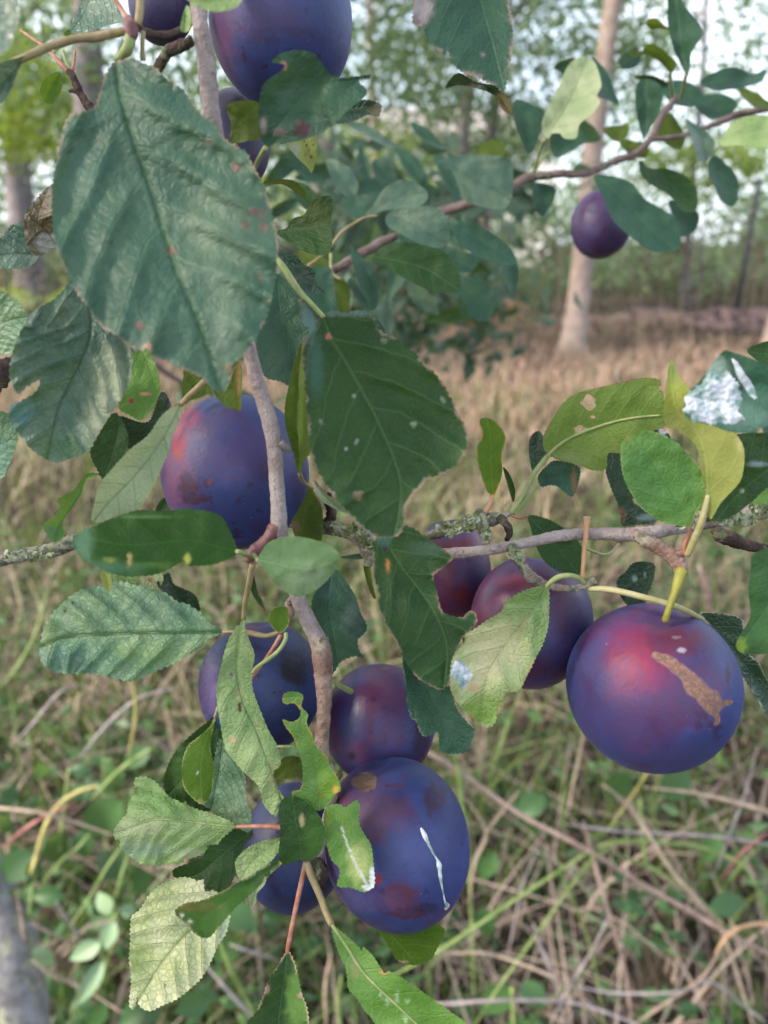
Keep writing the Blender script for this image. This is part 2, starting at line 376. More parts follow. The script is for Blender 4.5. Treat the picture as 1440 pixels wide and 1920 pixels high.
def leaf(owner, outline, mid, dep, mat='teal', teeth=2.2, spots=(), holes=(), pet=None, rim=None, label=None, quilt=.35, step=None, nv=7, name='leaf', bite=None, midrib=None, drops=(), smoothout=True):
    """outline and midrib in photograph pixels; dep = (depth at base, at tip, tilt, fold, curl) in cm:
    tilt = right of the midrib (looking from base to tip) moves away, fold = both sides come nearer, curl = the tip bows away"""
    nv = 6; quilt *= (1.0 if quilt > .55 else .7); teeth *= 1.4
    out = pts(outline) if isinstance(outline, str) else outline
    mid = np.array(pts(mid)) if isinstance(mid, str) else np.array(mid)
    db, dt, tilt, fold, curl = (list(dep) + [0] * 5)[:5]
    midc = catmull(mid, 6)
    poly = catmull(out, 5, True) if smoothout else np.array(out, float)
    size = max(np.ptp(poly[:, 0]), np.ptp(poly[:, 1]))
    step = step or min(6.0, max(3.0, size / 45))
    if teeth:
        per = 12.5 if size > 290 else 9.0 if size > 120 else 6.5
        r = resample(poly, per / 4)
        tg = np.roll(r, -2, 0) - np.roll(r, 2, 0); ln = np.hypot(*tg.T)[:, None] + 1e-9; nrm = np.stack([tg[:, 1], -tg[:, 0]], -1) / ln
        area = .5 * np.sum(r[:, 0] * np.roll(r[:, 1], -1) - np.roll(r[:, 0], -1) * r[:, 1])
        if area < 0: nrm = -nrm
        prof = np.array([0, .45, 1, .35])[np.arange(len(r)) % 4]
        amp = teeth * (0.75 + .5 * np.array([noise.noise(Vector((q[0] * .05, q[1] * .05, 3))) for q in r]))
        poly = r + nrm * (prof * amp)[:, None]
    else: poly = resample(poly, step * .8)
    hl = []
    for h in holes:
        hx, hy, rx, ry = h; k = 14
        hl.append([(hx + rx * math.cos(2 * math.pi * i / k) * (1 + .25 * math.sin(i * 2.3 + hx)), hy + ry * math.sin(2 * math.pi * i / k) * (1 + .2 * math.cos(i * 1.7 + hy))) for i in range(k)])
    V, Fc = triangulate(poly, hl, step)
    X, Y = V[:, 0], V[:, 1]
    Sx, Dx, Lx = midcoords(poly[:, 0], poly[:, 1], midc)
    hw = max(np.percentile(np.abs(Dx), 80), 8.0)
    dm = .5 * (db + dt) / 100; sd = random.random() * 100
    def dep_at(x, y, extra=True):
        S, D, L = midcoords(x, y, midc); u = S / L; v = D / hw
        z = db + (dt - db) * u + tilt * v - fold * (np.sqrt(v * v + .02) - .14) + curl * u * u
        pxmm = dm * 1000 / F
        if extra:
            z = z + .045 * size * pxmm * .1 * nz(x, y, 3.2 / size, sd)      # gentle waviness of the blade
            ph = nv * (u - .80 * np.abs(D) / L - .9 * (D / L) ** 2) + .45 * (D > 0)
            b = (.5 + .5 * np.cos(2 * np.pi * (ph - 0.0))) ** 2
            q = quilt * .1 * min(1.0, size * pxmm / 45)
            z = z - q * (b * np.clip(np.abs(v) * 2.5, 0, 1)) - .25 * q * nz(x, y, .06, sd, 1)
            z = z + .6 * q * np.exp(-(D / 3.5) ** 2)
        return z / 100
    d = dep_at(X, Y)
    S, D, L = midcoords(X, Y, midc)
    mmx = (S * dm * 1000 / F) + sd * 3; mmy = D * dm * 1000 / F
    pc = dopaint(X, Y, spots)
    if rim is not None:
        bd = np.full(len(X), 1e9); src = poly
        for h in hl: src = np.vstack([src, np.array(h)])
        for o in src: bd = np.minimum(bd, np.hypot(X - o[0], Y - o[1]))
        rr = rim[3] if len(rim) > 3 else 3.0
        a = np.clip((rr - bd) / rr, 0, 1) * np.clip(nz(X, Y, .03, sd + 9) * 2.5 + .45, 0, 1)
        k = a > pc[:, 3]; pc[k, :3] = rim[:3]; pc[k, 3] = a[k]
    base = P(mid[0][0], mid[0][1], db / 100)
    o = meshobj(name, Pn(X, Y, d), Fc, LM[mat], owner, base, uvs={'vein': np.stack([S / L, D / L], -1), 'mm': np.stack([mmx, mmy], -1)}, paint=pc, label=label)
    o['_'] = 0; del o['_']
    if pet:
        path, w, pm = pet
        pp = pts(path) if isinstance(path, str) else path
        tube([(q[0], q[1], (q[2] if len(q) > 2 else db) / 100) for q in pp], w if isinstance(w, (list, tuple)) else [w] * len(pp), SM[pm], 'petiole', o, seg=8, step=4)
    if midrib:
        w0, w1, pm = midrib; m = catmull(mid, 5); m = m[: int(len(m) * .93)]
        dd = dep_at(m[:, 0], m[:, 1]) - .0001
        tube([(a[0], a[1], z) for a, z in zip(m, dd)], list(np.linspace(w0, w1, len(m))), SM[pm], 'midrib', o, seg=8, step=4)
    for dr in drops:
        dx = np.array(catmull(pts(dr), 5, True)); dx = resample(dx, 2.2); dcn = dx.mean(0); dx = dcn + (dx - dcn) * (1 + .16 * nz(dx[:, 0], dx[:, 1], .09, 2) + .10 * nz(dx[:, 0], dx[:, 1], .3, 7))[:, None]
        VV, FF = triangulate(dx, [], 2.4)
        bd = np.full(len(VV), 1e9)
        for q in dx: bd = np.minimum(bd, np.hypot(VV[:, 0] - q[0], VV[:, 1] - q[1]))
        z = dep_at(VV[:, 0], VV[:, 1]) - .0001 - np.clip(bd / 9, 0, 1) * .0004 * (1 + .8 * nz(VV[:, 0], VV[:, 1], .12, 5))
        meshobj('bird_dropping', Pn(VV[:, 0], VV[:, 1], z), FF, DROP, o)
    LEAVES.append(o)
    return o

def plum(label, x, y, d, rx, ry, ang=0.0, mat='blue', spots=(), stem=None, res=(160, 100), toward=.0, seam=None, group='plums hanging on the tree', name='plum'):
    "plum centred on pixel (x, y) at depth d (cm); rx, ry half sizes in pixels; ang = lean of its long axis"
    d = d / 100; c = np.array(P(x, y, d)); sx = rx * d / F; sy = ry * d / F
    right = np.array([1, 0, 0.]); up = np.array([0, SP, CP]); back = np.array([0, -CP, SP])
    a = math.radians(ang); U = up * math.cos(a) + right * math.sin(a); Rr = right * math.cos(a) - up * math.sin(a)
    t = math.radians(toward); U2 = U * math.cos(t) + back * math.sin(t); B2 = back * math.cos(t) - U * math.sin(t)
    nu, nv_ = res; V = []; Fc = []
    sa = math.radians(seam if seam is not None else 200)
    for j in range(nv_ + 1):
        ph = math.pi * j / nv_
        for i in range(nu):
            th = 2 * math.pi * i / nu
            r = math.sin(ph); h = math.cos(ph)
            dth = (th - sa + math.pi) % (2 * math.pi) - math.pi
            g = 1 - .045 * math.exp(-(dth / .16) ** 2) * math.sin(ph) ** .5
            h2 = h * (1 - .085 * math.exp(-(r / .20) ** 2) * (1 if h > 0 else .25))
            k = 1 + .02 * h + .022 * noise.noise(Vector((math.cos(th) * r * .9 + x, math.sin(th) * r * .9, h * .9 + y)))
            V.append(c + (Rr * math.cos(th) * r * sx * g + B2 * math.sin(th) * r * sx * g) * k + U2 * h2 * sy)
    for j in range(nv_):
        for i in range(nu):
            i2 = (i + 1) % nu; Fc.append((j * nu + i, (j + 1) * nu + i, (j + 1) * nu + i2, j * nu + i2))
    V = np.array(V); X, Y, Z = unP(V)
    fr = Z < d + .15 * sx
    pc = np.zeros((len(V), 4))
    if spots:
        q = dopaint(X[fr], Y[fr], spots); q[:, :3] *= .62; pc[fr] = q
    root = empty(name, c + U2 * sy, label, 'plum', group)
    sk = meshobj('fruit', V, Fc, PM[mat], root, c, paint=pc)
    if stem:
        path, w, pm = stem; pp = pts(path)
        tube([(q[0], q[1], q[2] / 100) for q in pp], w if isinstance(w, (list, tuple)) else [w] * len(pp), SM[pm], 'stem', root, seg=10, step=4, rough=.04)
    return root, sk

# ================================================================== the setting
def foliage_mat(name, c1, c2, tr=.35, rough=.5, tcol=None):
    b = NB(name); pa = b.n('ShaderNodeAttribute', attribute_name='paint')
    col = b.mix(pa.outputs['Fac'], c1, c2)
    pb = b.bsdf(col, rough, .4); tl = b.n('ShaderNodeBsdfTranslucent'); b.l(b.mix(.4, col, tcol or (.3, .4, .05)), tl.inputs[0])
    mx = b.n('ShaderNodeMixShader'); mx.inputs[0].default_value = tr; b.l(pb.outputs[0], mx.inputs[1]); b.l(tl.outputs[0], mx.inputs[2])
    return b.done(mx.outputs[0])
FM = dict(
 canopy=foliage_mat('canopy_green', (.045,.10,.062), (.155,.235,.125), .4),
 teal=foliage_mat('shrub_teal', (.022,.062,.045), (.075,.135,.085), .2),
 lime=foliage_mat('sunny_lime', (.14,.24,.03), (.34,.42,.08), .5),
 hedge=foliage_mat('hedge_olive', (.05,.040,.026), (.13,.105,.065), .1),
 rust=foliage_mat('dry_rust', (.26,.13,.07), (.42,.25,.16), .2),
 weed=foliage_mat('weed_green', (.016,.06,.022), (.075,.17,.06), .3),
 weedp=foliage_mat('weed_pale', (.16,.27,.16), (.28,.40,.24), .3),
 grass=foliage_mat('grass_green', (.035,.075,.02), (.12,.17,.05), .3),
 litter=foliage_mat('litter_grey', (.07,.055,.045), (.30,.24,.20), .05, .8, tcol=(.4, .3, .25)),
 straw=foliage_mat('grass_straw', (.20,.165,.10), (.44,.37,.26), .25, tcol=(.5, .4, .25)),
 pink=foliage_mat('grass_pinkish', (.27,.165,.125), (.48,.33,.255), .25, tcol=(.5, .38, .25)),
)
def cloud(name, C, size, mat, parent=None, origin=None, flat=0.0, aspect=.6):
    "leaf-sized folded faces at the given centres, as one foliage mesh"
    C = np.asarray(C); n = len(C); rs = np.random.RandomState(n + 3)
    a = rs.normal(size=(n, 3)); a[:, 2] *= (1 - flat); a /= np.linalg.norm(a, axis=1)[:, None]
    b = rs.normal(size=(n, 3)); b = np.cross(a, b); b /= np.linalg.norm(b, axis=1)[:, None]; nn = np.cross(a, b)
    s = size * rs.uniform(.6, 1.35, (n, 1))
    V = np.stack([C - a * s * .5, C + b * s * aspect * .45 + nn * s * .1, C + a * s * .5, C - b * s * aspect * .45 + nn * s * .1], 1).reshape(-1, 3)
    i = np.arange(n) * 4
    Fc = np.concatenate([np.stack([i, i + 1, i + 2], -1), np.stack([i, i + 2, i + 3], -1)])
    g = np.repeat(rs.uniform(0, 1, n), 4); pc = np.stack([g, g, g, np.ones_like(g)], -1)
    return meshobj(name, V, Fc, mat, parent, origin, smooth=False, paint=pc)
def clumps(c, r, nc, per, spread, rs, lo=-1.0):
    out = []
    for k in range(nc):
        q = rs.normal(size=3); q /= np.linalg.norm(q); q *= rs.uniform(.25, 1) ** .5
        q[2] = max(q[2], lo)
        p = np.array(c) + q * np.array(r)
        out.append(p + rs.normal(size=(per, 3)) * spread * np.array([1.2, 1.2, .5]))
    return np.concatenate(out)
def fbms(x, y): return noise.noise(Vector((x, y, .3)))
def ground_h(x, y):
    h = .05 * fbms(x * .7, y * .7) + .03 * fbms(x * 2.3, y * 2.3)
    m = math.exp(-((x - 4.6) / 2.6) ** 2 - ((y - 11.2) / 1.3) ** 2)
    return h + .28 * m
def build_ground():
    xs = np.concatenate([np.linspace(-300, -12, 24)[:-1], np.linspace(-12, 12, 120), np.linspace(12, 300, 24)[1:]])
    ys = np.concatenate([np.linspace(-300, -4, 20)[:-1], np.linspace(-4, 20, 120), np.linspace(20, 600, 30)[1:]])
    V = [(x, y, ground_h(x, y) - (.0 if abs(x) < 12 and y < 20 else .02)) for y in ys for x in xs]
    nx = len(xs); Fc = [(j * nx + i, j * nx + i + 1, (j + 1) * nx + i + 1, (j + 1) * nx + i) for j in range(len(ys) - 1) for i in range(nx - 1)]
    b = NB('ground_soil'); v = b.objvec()
    n1 = b.noise(v, .9, 5, .6); n2 = b.noise(v, 14, 5, .7)
    col = b.mix(b.ramp(n1, .4, .62), (.27,.18,.14), (.14,.115,.07))
    col = b.mix(b.math('MULTIPLY', b.ramp(n2, .28, .46), .92), col, (.018,.016,.012))  # near-black mottling paints the shaded gaps between the stems
    m = b.done(b.bsdf(col, .95, .1, b.bump(n2, 1.0, .03)).outputs[0])
    return tagp(meshobj('ground', V, Fc, m, origin=(0, 0, 0)), kind='structure')
build_ground()
def blades(name, N, region, hmin, hmax, w, mat, seed, lean=.5, kind='stuff', dens=1.0, patch=0.0):
    "tapering curved blades rooted on the ground, one mesh"
    rs = np.random.RandomState(seed); out = []; Fc = []; pcs = []
    x0, x1, y0, y1 = region
    yy = y0 + (y1 - y0) * rs.uniform(0, 1, N) ** dens; half = (yy + .35) * .62
    xx = rs.uniform(-1, 1, N) * half if x0 is None else rs.uniform(x0, x1, N)
    keep = np.ones(len(xx), bool)
    for mx, my in ((1230, 615), (1395, 640)):
        g_ = G(mx, my); keep &= ((xx - g_.x) / 1.0) ** 2 + ((yy - g_.y + .2) / .85) ** 2 > 1
    xx = xx[keep]; yy = yy[keep]; N = len(xx)
    if patch:
        kp = np.array([noise.noise(Vector((a * 1.6 + seed, b_ * 1.6, seed))) + .5 * noise.noise(Vector((a * 5, b_ * 5, seed))) for a, b_ in zip(xx, yy)]); ok = kp * patch + rs.uniform(-.25, .65, N) > 0
        xx = xx[ok]; yy = yy[ok]; N = len(xx)
    hh = rs.uniform(hmin, hmax, N); az = rs.uniform(0, 2 * np.pi, N); ln = rs.uniform(.1, 1, N) * lean; az2 = az + rs.uniform(-1.5, 1.5, N)
    ww = w * rs.uniform(.5, 1.5, N); K = 5
    V = np.zeros((N, K * 2, 3))
    z0 = np.array([ground_h(a, b_) for a, b_ in zip(xx, yy)]) - .01
    for k in range(K):
        t = k / (K - 1); dx = np.cos(az) * hh * ln * t * t; dy = np.sin(az) * hh * ln * t * t; z = z0 + hh * (t - .45 * ln * t * t)
        wd = ww * (1 - .85 * t) * .5
        V[:, 2 * k] = np.stack([xx + dx - np.sin(az2) * wd, yy + dy + np.cos(az2) * wd, z], -1)
        V[:, 2 * k + 1] = np.stack([xx + dx + np.sin(az2) * wd, yy + dy - np.cos(az2) * wd, z], -1)
    i = np.arange(N) * K * 2
    Fc = np.concatenate([np.stack([i + 2 * k, i + 2 * k + 1, i + 2 * k + 3, i + 2 * k + 2], -1) for k in range(K - 1)])
    g = np.repeat(rs.uniform(0, 1, N), K * 2); pc = np.stack([g, g, g, np.ones_like(g)], -1)
    o = meshobj(name, V.reshape(-1, 3), Fc, mat, None, (0, 0, 0), paint=pc)
    return o
tagp(blades('dry_grass', 17000, (None, None, 1.6, 12), .10, .34, .010, FM['straw'], 1, 1.5, dens=1.0, patch=1.0), 'dry straw coloured grass covering the meadow behind the plums', 'grass', kind='stuff')
tagp(blades('faded_grass', 16000, (None, None, 5.2, 14), .08, .24, .014, FM['pink'], 2, .9, dens=1.0), 'pinkish faded grass around the foot of the tall trunk', 'grass', kind='stuff')
tagp(blades('green_grass', 7000, (None, None, .6, 7), .10, .42, .011, FM['grass'], 3, .9, dens=1.2, patch=1.6), 'green grass blades growing among the dry straw', 'grass', kind='stuff')
tagp(blades('twiggy_litter', 1900, (None, None, .6, 3.0), .15, .50, .0085, FM['litter'], 4, 2.8, dens=1.1, patch=1.0), 'tangle of grey brown dead stems over the soil', 'dead stems', kind='stuff')
rs = np.random.RandomState(5)
gx = []
for k in range(560):
    y = .75 + 2.6 * rs.rand(); x = rs.uniform(-1, 1) * (y + .3) * .62
    if x > .1 and rs.rand() < .55: continue
    gx.append(np.array([x, y, rs.uniform(.02, .16)]) + rs.normal(size=(14, 3)) * [.05, .05, .025])
tagp(cloud('ground_cover', np.concatenate(gx), .045, FM['weed'], origin=(0, 0, 0), flat=.6), 'low green leafy ground cover under the dry stems', 'ground cover', kind='stuff')

# ------------------------------------------------------------------ trees behind
def tree(px_top, px_base, wpx, mat, label, crown, seed, leafc='canopy', zt=7.0, dist=None):
    """trunk through the two photograph pixels, standing at dist metres (or where its base pixel meets the ground)"""
    b = G(*px_base) if dist is None else None
    rs = np.random.RandomState(seed)
    if dist is not None:
        dr = P(px_base[0], px_base[1], 1.0) - CAMLOC; t = dist / dr.y; q = CAMLOC + dr * t
        dr2 = P(px_top[0], px_top[1], 1.0) - CAMLOC; t2 = dist / dr2.y; q2 = CAMLOC + dr2 * t2
        sx = (q2.x - q.x) / (q2.z - q.z); b = Vector((q.x - sx * q.z, dist, 0)); slope = sx
    else:
        dr2 = P(px_top[0], px_top[1], 1.0) - CAMLOC; q2 = CAMLOC + dr2 * (b.y / dr2.y); slope = (q2.x - b.x) / q2.z
    dd = (b - CAMLOC).length; r = wpx * .5 * dd / F
    root = empty('poplar_tree', b, label, 'tree', 'trees standing behind the plum branches')
    n = 24; z = np.linspace(-.1, zt, n)
    C = np.stack([b.x + slope * z * (1 + .0 * z) + .03 * np.sin(z * 1.3 + seed), np.full(n, b.y) + .04 * np.sin(z + seed), z], -1)
    R = r * (1 - .55 * np.clip(z, 0, zt) / zt) * (1 + .55 * np.exp(-np.clip(z, 0, 9) / .22))
    tube_w(C, R, BM[mat], 'trunk', root, .06, 16, origin=b, freq_w=3)
    # limbs
    for k in range(5):
        zz = rs.uniform(4.3, zt - .5); az = rs.uniform(0, 6.28); l = rs.uniform(1.2, 2.4); s = np.linspace(0, 1, 8)
        B0 = np.array([b.x + slope * zz, b.y, zz]); D = np.array([math.cos(az), math.sin(az), .55])
        tube_w(B0 + s[:, None] * D * l + np.stack([0 * s, 0 * s, .3 * s * s], -1), r * .35 * (1 - .8 * s), BM[mat], 'limb', root, .05, 8, origin=B0, freq_w=4)
    nc, per, cr, cz, size = crown
    c = clumps((b.x + slope * cz, b.y, cz), (cr, cr, cz * .55), nc, per, .34, rs)
    c = c[c[:, 2] > 1.5]
    if len(c): cloud('crown', c, size, FM[leafc], root, b)
    return root
tree((1150, 0), (1070, 664), 40, 'trunk', 'tall sunlit tan trunk standing alone behind the small back plum', (95, 40, 2.2, 5.7, 0.125), 1)
tree((35, 300), (62, 580), 50, 'trunkg', 'grey trunk nearest the left edge with bright green foliage round it', (82, 40, 2.1, 5.1, 0.125), 2)
tree((160, 60), (190, 585), 56, 'trunkg', 'grey trunk behind the big upper leaf, second from the left', (95, 40, 2.1, 4.7, 0.125), 3, dist=8.5)
tree((604, 230), (606, 370), 44, 'trunkg', 'grey trunk below the top plum, half hidden by leaves', (109, 40, 2.3, 4.9, 0.138), 4, dist=11)
tree((696, 0), (704, 350), 17, 'trunk', 'thin pale trunk right of the top plum', (82, 40, 2.1, 4.9, 0.138), 5, dist=14)
tree((880, 160), (865, 300), 28, 'trunkg', 'slim brownish trunk under the ragged top leaf', (95, 40, 2.3, 5.1, 0.138), 6, dist=15)
tree((942, 60), (918, 300), 28, 'trunkg', 'slim darker trunk right beside the slim brownish one', (95, 40, 2.3, 5.1, 0.138), 7, dist=15.5)
tree((1325, 0), (1300, 330), 14, 'trunkg', 'thin dark stem against the bright sky at upper right', (82, 40, 2.5, 5.7, 0.138), 8, dist=17)
tree((1560, 200), (1450, 664), 36, 'trunk', 'pinkish trunk cut off by the right edge', (68, 36, 2.3, 5.9, 0.125), 9)
# sunny young tree at left
b = Vector((-5.2, 9.5, 0)); rs = np.random.RandomState(21)
rt = empty('young_tree', b, 'sunlit yellow green young tree at the left edge', 'tree')
tube_w([b + Vector((.05 * math.sin(k), 0, .35 * k)) for k in range(10)], np.linspace(.05, .015, 10), BM['trunkg'], 'trunk', rt, .05, 8, origin=b, freq_w=4)
cloud('crown', clumps((b.x + .3, b.y, 2.9), (1.6, 1.2, .8), 110, 50, .16, rs), .10, FM['lime'], rt, b)
b = Vector((-.6, 12.5, 0)); rt = empty('young_tree', b, 'sunlit yellow green young tree behind the grey middle trunk', 'tree')
tube_w([b + Vector((.05 * math.sin(k), 0, .3 * k)) for k in range(9)], np.linspace(.05, .015, 9), BM['trunkg'], 'trunk', rt, .05, 8, origin=b, freq_w=4)
cloud('crown', clumps((b.x, b.y, 2.1), (1.5, 1.2, 1.1), 50, 40, .2, rs), .10, FM['lime'], rt, b)
# woodland mass far behind: nobody could count it
rs = np.random.RandomState(31); q = []
for k in range(620):
    x = rs.uniform(-19, 19); y = rs.uniform(20, 34); z = 9.5 * rs.rand() ** 1.35
    if rs.rand() < (z - 2.4) / 7 + (.35 if x > 3 and z > 3.2 else .05): continue
    q.append(np.array([x, y, z]) + rs.normal(size=(95, 3)) * [.8, .6, .42])
tagp(cloud('far_woodland', np.concatenate(q), .26, FM['canopy'], origin=(0, 25, 0)), 'hazy green woodland far behind the trunks', 'woodland', kind='stuff')
# hedge along the back on the right
rs = np.random.RandomState(41); q = []
for k in range(420):
    x = rs.uniform(-12, 12); z = rs.uniform(.1, 2.15) * (.9 + .1 * math.sin(x * 2)); q.append(np.array([x, 14.4 + rs.uniform(-.4, .5), z]) + rs.normal(size=(26, 3)) * [.16, .12, .13])
hb = empty('hedge', (0, 14.4, 0), 'olive brown hedge closing off the meadow at the back', 'hedge')
cloud('foliage', np.concatenate(q), .10, FM['hedge'], hb, (0, 14.4, 0))
q = []
for k in range(200): 
    x = rs.uniform(-12, 12); q.append([x, 13.9 + rs.uniform(-.2, .3)])
V = []; Fc = []
for (x, y) in q:
    h = rs.uniform(.9, 1.9); ln = rs.uniform(-.2, .2); w = .012; i = len(V)
    V += [(x - w, y, 0), (x + w, y, 0), (x + w * .5 + ln, y, h), (x - w * .5 + ln, y, h), (x, y + w * 2, 0), (x + ln, y + w, h)]
    Fc += [(i, i + 1, i + 2, i + 3), (i + 1, i + 4, i + 5, i + 2), (i + 4, i, i + 3, i + 5)]
meshobj('stems', V, Fc, stalk_mat('hedge_stem', (.17,.15,.08), (.24,.20,.13), scale=3), hb, (0, 14.4, 0))
# dark steel fence with posts and wires in front of the hedge
def fence_post(x, label=None):
    m = PM_post; V = []; Fc = []
    r = .035
    o = tube_w([Vector((x, 13.3, -.1)), Vector((x + .01, 13.3, 1.1)), Vector((x + .02, 13.3, 2.1)), Vector((x + .02, 13.3, 2.3))], [.045, .045, .045, .04], m, 'fence_post', None, 0, 12)
    c = tube_w([Vector((x + .02, 13.3, 2.29)), Vector((x + .02, 13.3, 2.33)), Vector((x + .02, 13.3, 2.35))], [.055, .055, .02], m, 'cap', o, 0, 12)
    return o
b_ = NB('post_dark'); PM_post = b_.done(b_.bsdf((.035, .035, .045), .5, .5).outputs[0])
gp = G(1385, 606)
xp = (P(1398, 480, 1) - CAMLOC); xp = CAMLOC.x + xp.x / xp.y * 13.3
tagp(fence_post(xp), 'dark slim fence post in front of the hedge at right', 'fence post')
# pale building far beyond the wood
bm_ = NB('render_pale'); vb = bm_.objvec(); MBLD = bm_.done(bm_.bsdf(bm_.mix(bm_.ramp(bm_.noise(vb, .6, 3), .3, .7), (.80,.76,.77), (.84,.81,.82)), .9, .1).outputs[0])
bm_ = NB('roof_grey'); MROOF = bm_.done(bm_.bsdf((.30, .27, .27), .8, .2).outputs[0])
bm_ = NB('glass_dark'); MGLASS = bm_.done(bm_.bsdf((.10, .12, .15), .15, .5).outputs[0])
def boxm(x0, x1, y0, y1, z0, z1):
    V = [(x, y, z) for z in (z0, z1) for y in (y0, y1) for x in (x0, x1)]
    return V, [(0, 2, 3, 1), (4, 5, 7, 6), (0, 1, 5, 4), (2, 6, 7, 3), (0, 4, 6, 2), (1, 3, 7, 5)]
hb = empty('house', (3, 44, 0), 'pale rendered house glimpsed between the slim trunks', 'house')
V, Fc = boxm(-1, 9, 42, 48, 0, 6.2); meshobj('wall', V, Fc, MBLD, hb, (3, 44, 0), smooth=False)
V = [(-1.5, 41.6, 6.2), (9.5, 41.6, 6.2), (9.5, 48.4, 6.2), (-1.5, 48.4, 6.2), (-1.5, 45, 8.2), (9.5, 45, 8.2)]
meshobj('roof', V, [(0, 1, 5, 4), (2, 3, 4, 5), (1, 2, 5), (3, 0, 4), (0, 3, 2, 1)], MROOF, hb, (3, 44, 6.2), smooth=False)
for wx in (.5, 3.4, 6.3):
    for wz in (1.2, 4.0):
        V, Fc = boxm(wx, wx + 1.1, 41.95, 42.0 - .003, wz, wz + 1.3); meshobj('window', V, Fc, MGLASS, hb, (wx, 42, wz), smooth=False)

# ------------------------------------------------------------------ shrubs between meadow and hedge
def shrub(x, y, rx, rz, n, label, m, seed, size=.08, group=None, zc=None):
    rs = np.random.RandomState(seed); b = Vector((x, y, 0)); rt = empty('shrub', b, label, 'shrub', group)
    zc = zc or rz
    cloud('foliage', clumps((x, y, zc), (rx, rx * .7, rz), n, 26, .10, rs), size, FM[m], rt, b)
    for k in range(5):
        e = Vector((x + rs.uniform(-.6, .6) * rx, y + rs.uniform(-.3, .3) * rx, zc * 1.1)); tube_w([b + (e - b) * t + Vector((0, 0, .1 * t * (1 - t))) for t in (0, .3, .6, 1)], [.014, .011, .008, .004], BM['back'], 'stem', rt, .05, 6, origin=b, freq_w=20)
    return rt
g = G(1415, 470); rs = np.random.RandomState(77)
b = Vector((6.4, 15.8, 0)); rt = empty('young_tree', b, 'sunlit yellow green young tree behind the fence post at right', 'tree')
tube_w([b + Vector((.05 * math.sin(k), 0, .28 * k)) for k in range(9)], np.linspace(.05, .015, 9), BM['trunkg'], 'trunk', rt, .05, 8, origin=b, freq_w=4)
cloud('crown', clumps((b.x, b.y, 2.75), (1.9, .9, .45), 40, 40, .18, rs), .12, FM['lime'], rt, b)
for k, (mx, my, r_) in enumerate(((1230, 615, .30), (1395, 640, .24))):
    g = G(mx, my); V = []; Fc = []
    for j in range(9):
        for i in range(20):
            th = 6.2832 * i / 20; f = j / 8; q = Vector((g.x + math.cos(th) * f * 1.1, g.y + math.sin(th) * f * .5, 0)); q.z = ground_h(q.x, q.y) + r_ * (1 - f * f) * (1 + .4 * noise.noise(q * 3)) - .03; V.append(q)
    Fc = [(j * 20 + i, j * 20 + (i + 1) % 20, (j + 1) * 20 + (i + 1) % 20, (j + 1) * 20 + i) for j in range(8) for i in range(20)]
    b_ = NB('bare_soil'); n_ = b_.noise(b_.objvec(), 9, 5, .7); m_ = b_.done(b_.bsdf(b_.mix(b_.ramp(n_, .4, .6), (.20,.135,.12), (.045,.035,.04)), .95, .1, b_.bump(n_, 1, .05)).outputs[0])
    tagp(meshobj('soil_mound', V, Fc, m_, origin=g), kind='structure')
g = G(900, 640); shrub(g.x, g.y, .55, .35, 26, 'low rust brown shrub left of the tall trunk', 'rust', 1, .07)
g = G(985, 640); shrub(g.x, g.y + .4, .35, .55, 20, 'dark green shrub close to the foot of the tall trunk', 'canopy', 2, .07)
g = G(560, 700); shrub(g.x, g.y, .9, .7, 50, 'green shrub behind the middle leaves', 'canopy', 3, .08)
g = G(40, 640); shrub(g.x, g.y, 1.6, .35, 60, 'bright green shrub in the meadow at far left', 'lime', 4, .08)
# blurred plum boughs two metres back
def bough(center, r3, n, label, m, seed, size, limb):
    rs = np.random.RandomState(seed); c = P(*center); rt = empty('plum_bough', P(*limb[0]), label, 'branch', 'plum boughs out of focus behind')
    cloud('foliage', clumps(c, r3, n, 9, .045, rs), size, FM[m], rt, c)
    tube([*limb], [14, 12, 9, 5][:len(limb)] if len(limb) <= 4 else [10] * len(limb), BM['back'], 'limb', rt, .1, 8)
    return rt
bough((850, 570, 1.5), (.11, .25, .11), 40, 'teal leaved plum bough hanging beside the rust shrub', 'teal', 1, .045, [(560, 420, 1.35), (700, 470, 1.4), (820, 540, 1.5), (880, 640, 1.5)])
bough((640, 520, 1.3), (.16, .25, .15), 46, 'teal leaved plum bough behind the centre leaf', 'teal', 2, .045, [(300, 420, 1.2), (480, 450, 1.25), (620, 500, 1.3), (760, 600, 1.3)])
bough((760, 380, 1.1), (.17, .2, .07), 22, 'teal leaved plum bough crossing above the middle', 'teal', 3, .04, [(560, 330, 1.0), (700, 360, 1.1), (840, 390, 1.1), (940, 410, 1.1)])
bough((620, 330, 1.8), (.2, .3, .14), 18, 'thin leaved plum bough below the top plum', 'canopy', 4, .045, [(420, 250, 1.7), (560, 300, 1.8), (700, 330, 1.8), (800, 370, 1.8)])
bough((330, 720, .9), (.07, .1, .035), 7, 'small dark plum bough behind the upper middle plum', 'teal', 6, .035, [(230, 640, .8), (300, 690, .85), (360, 730, .9), (400, 760, .9)])
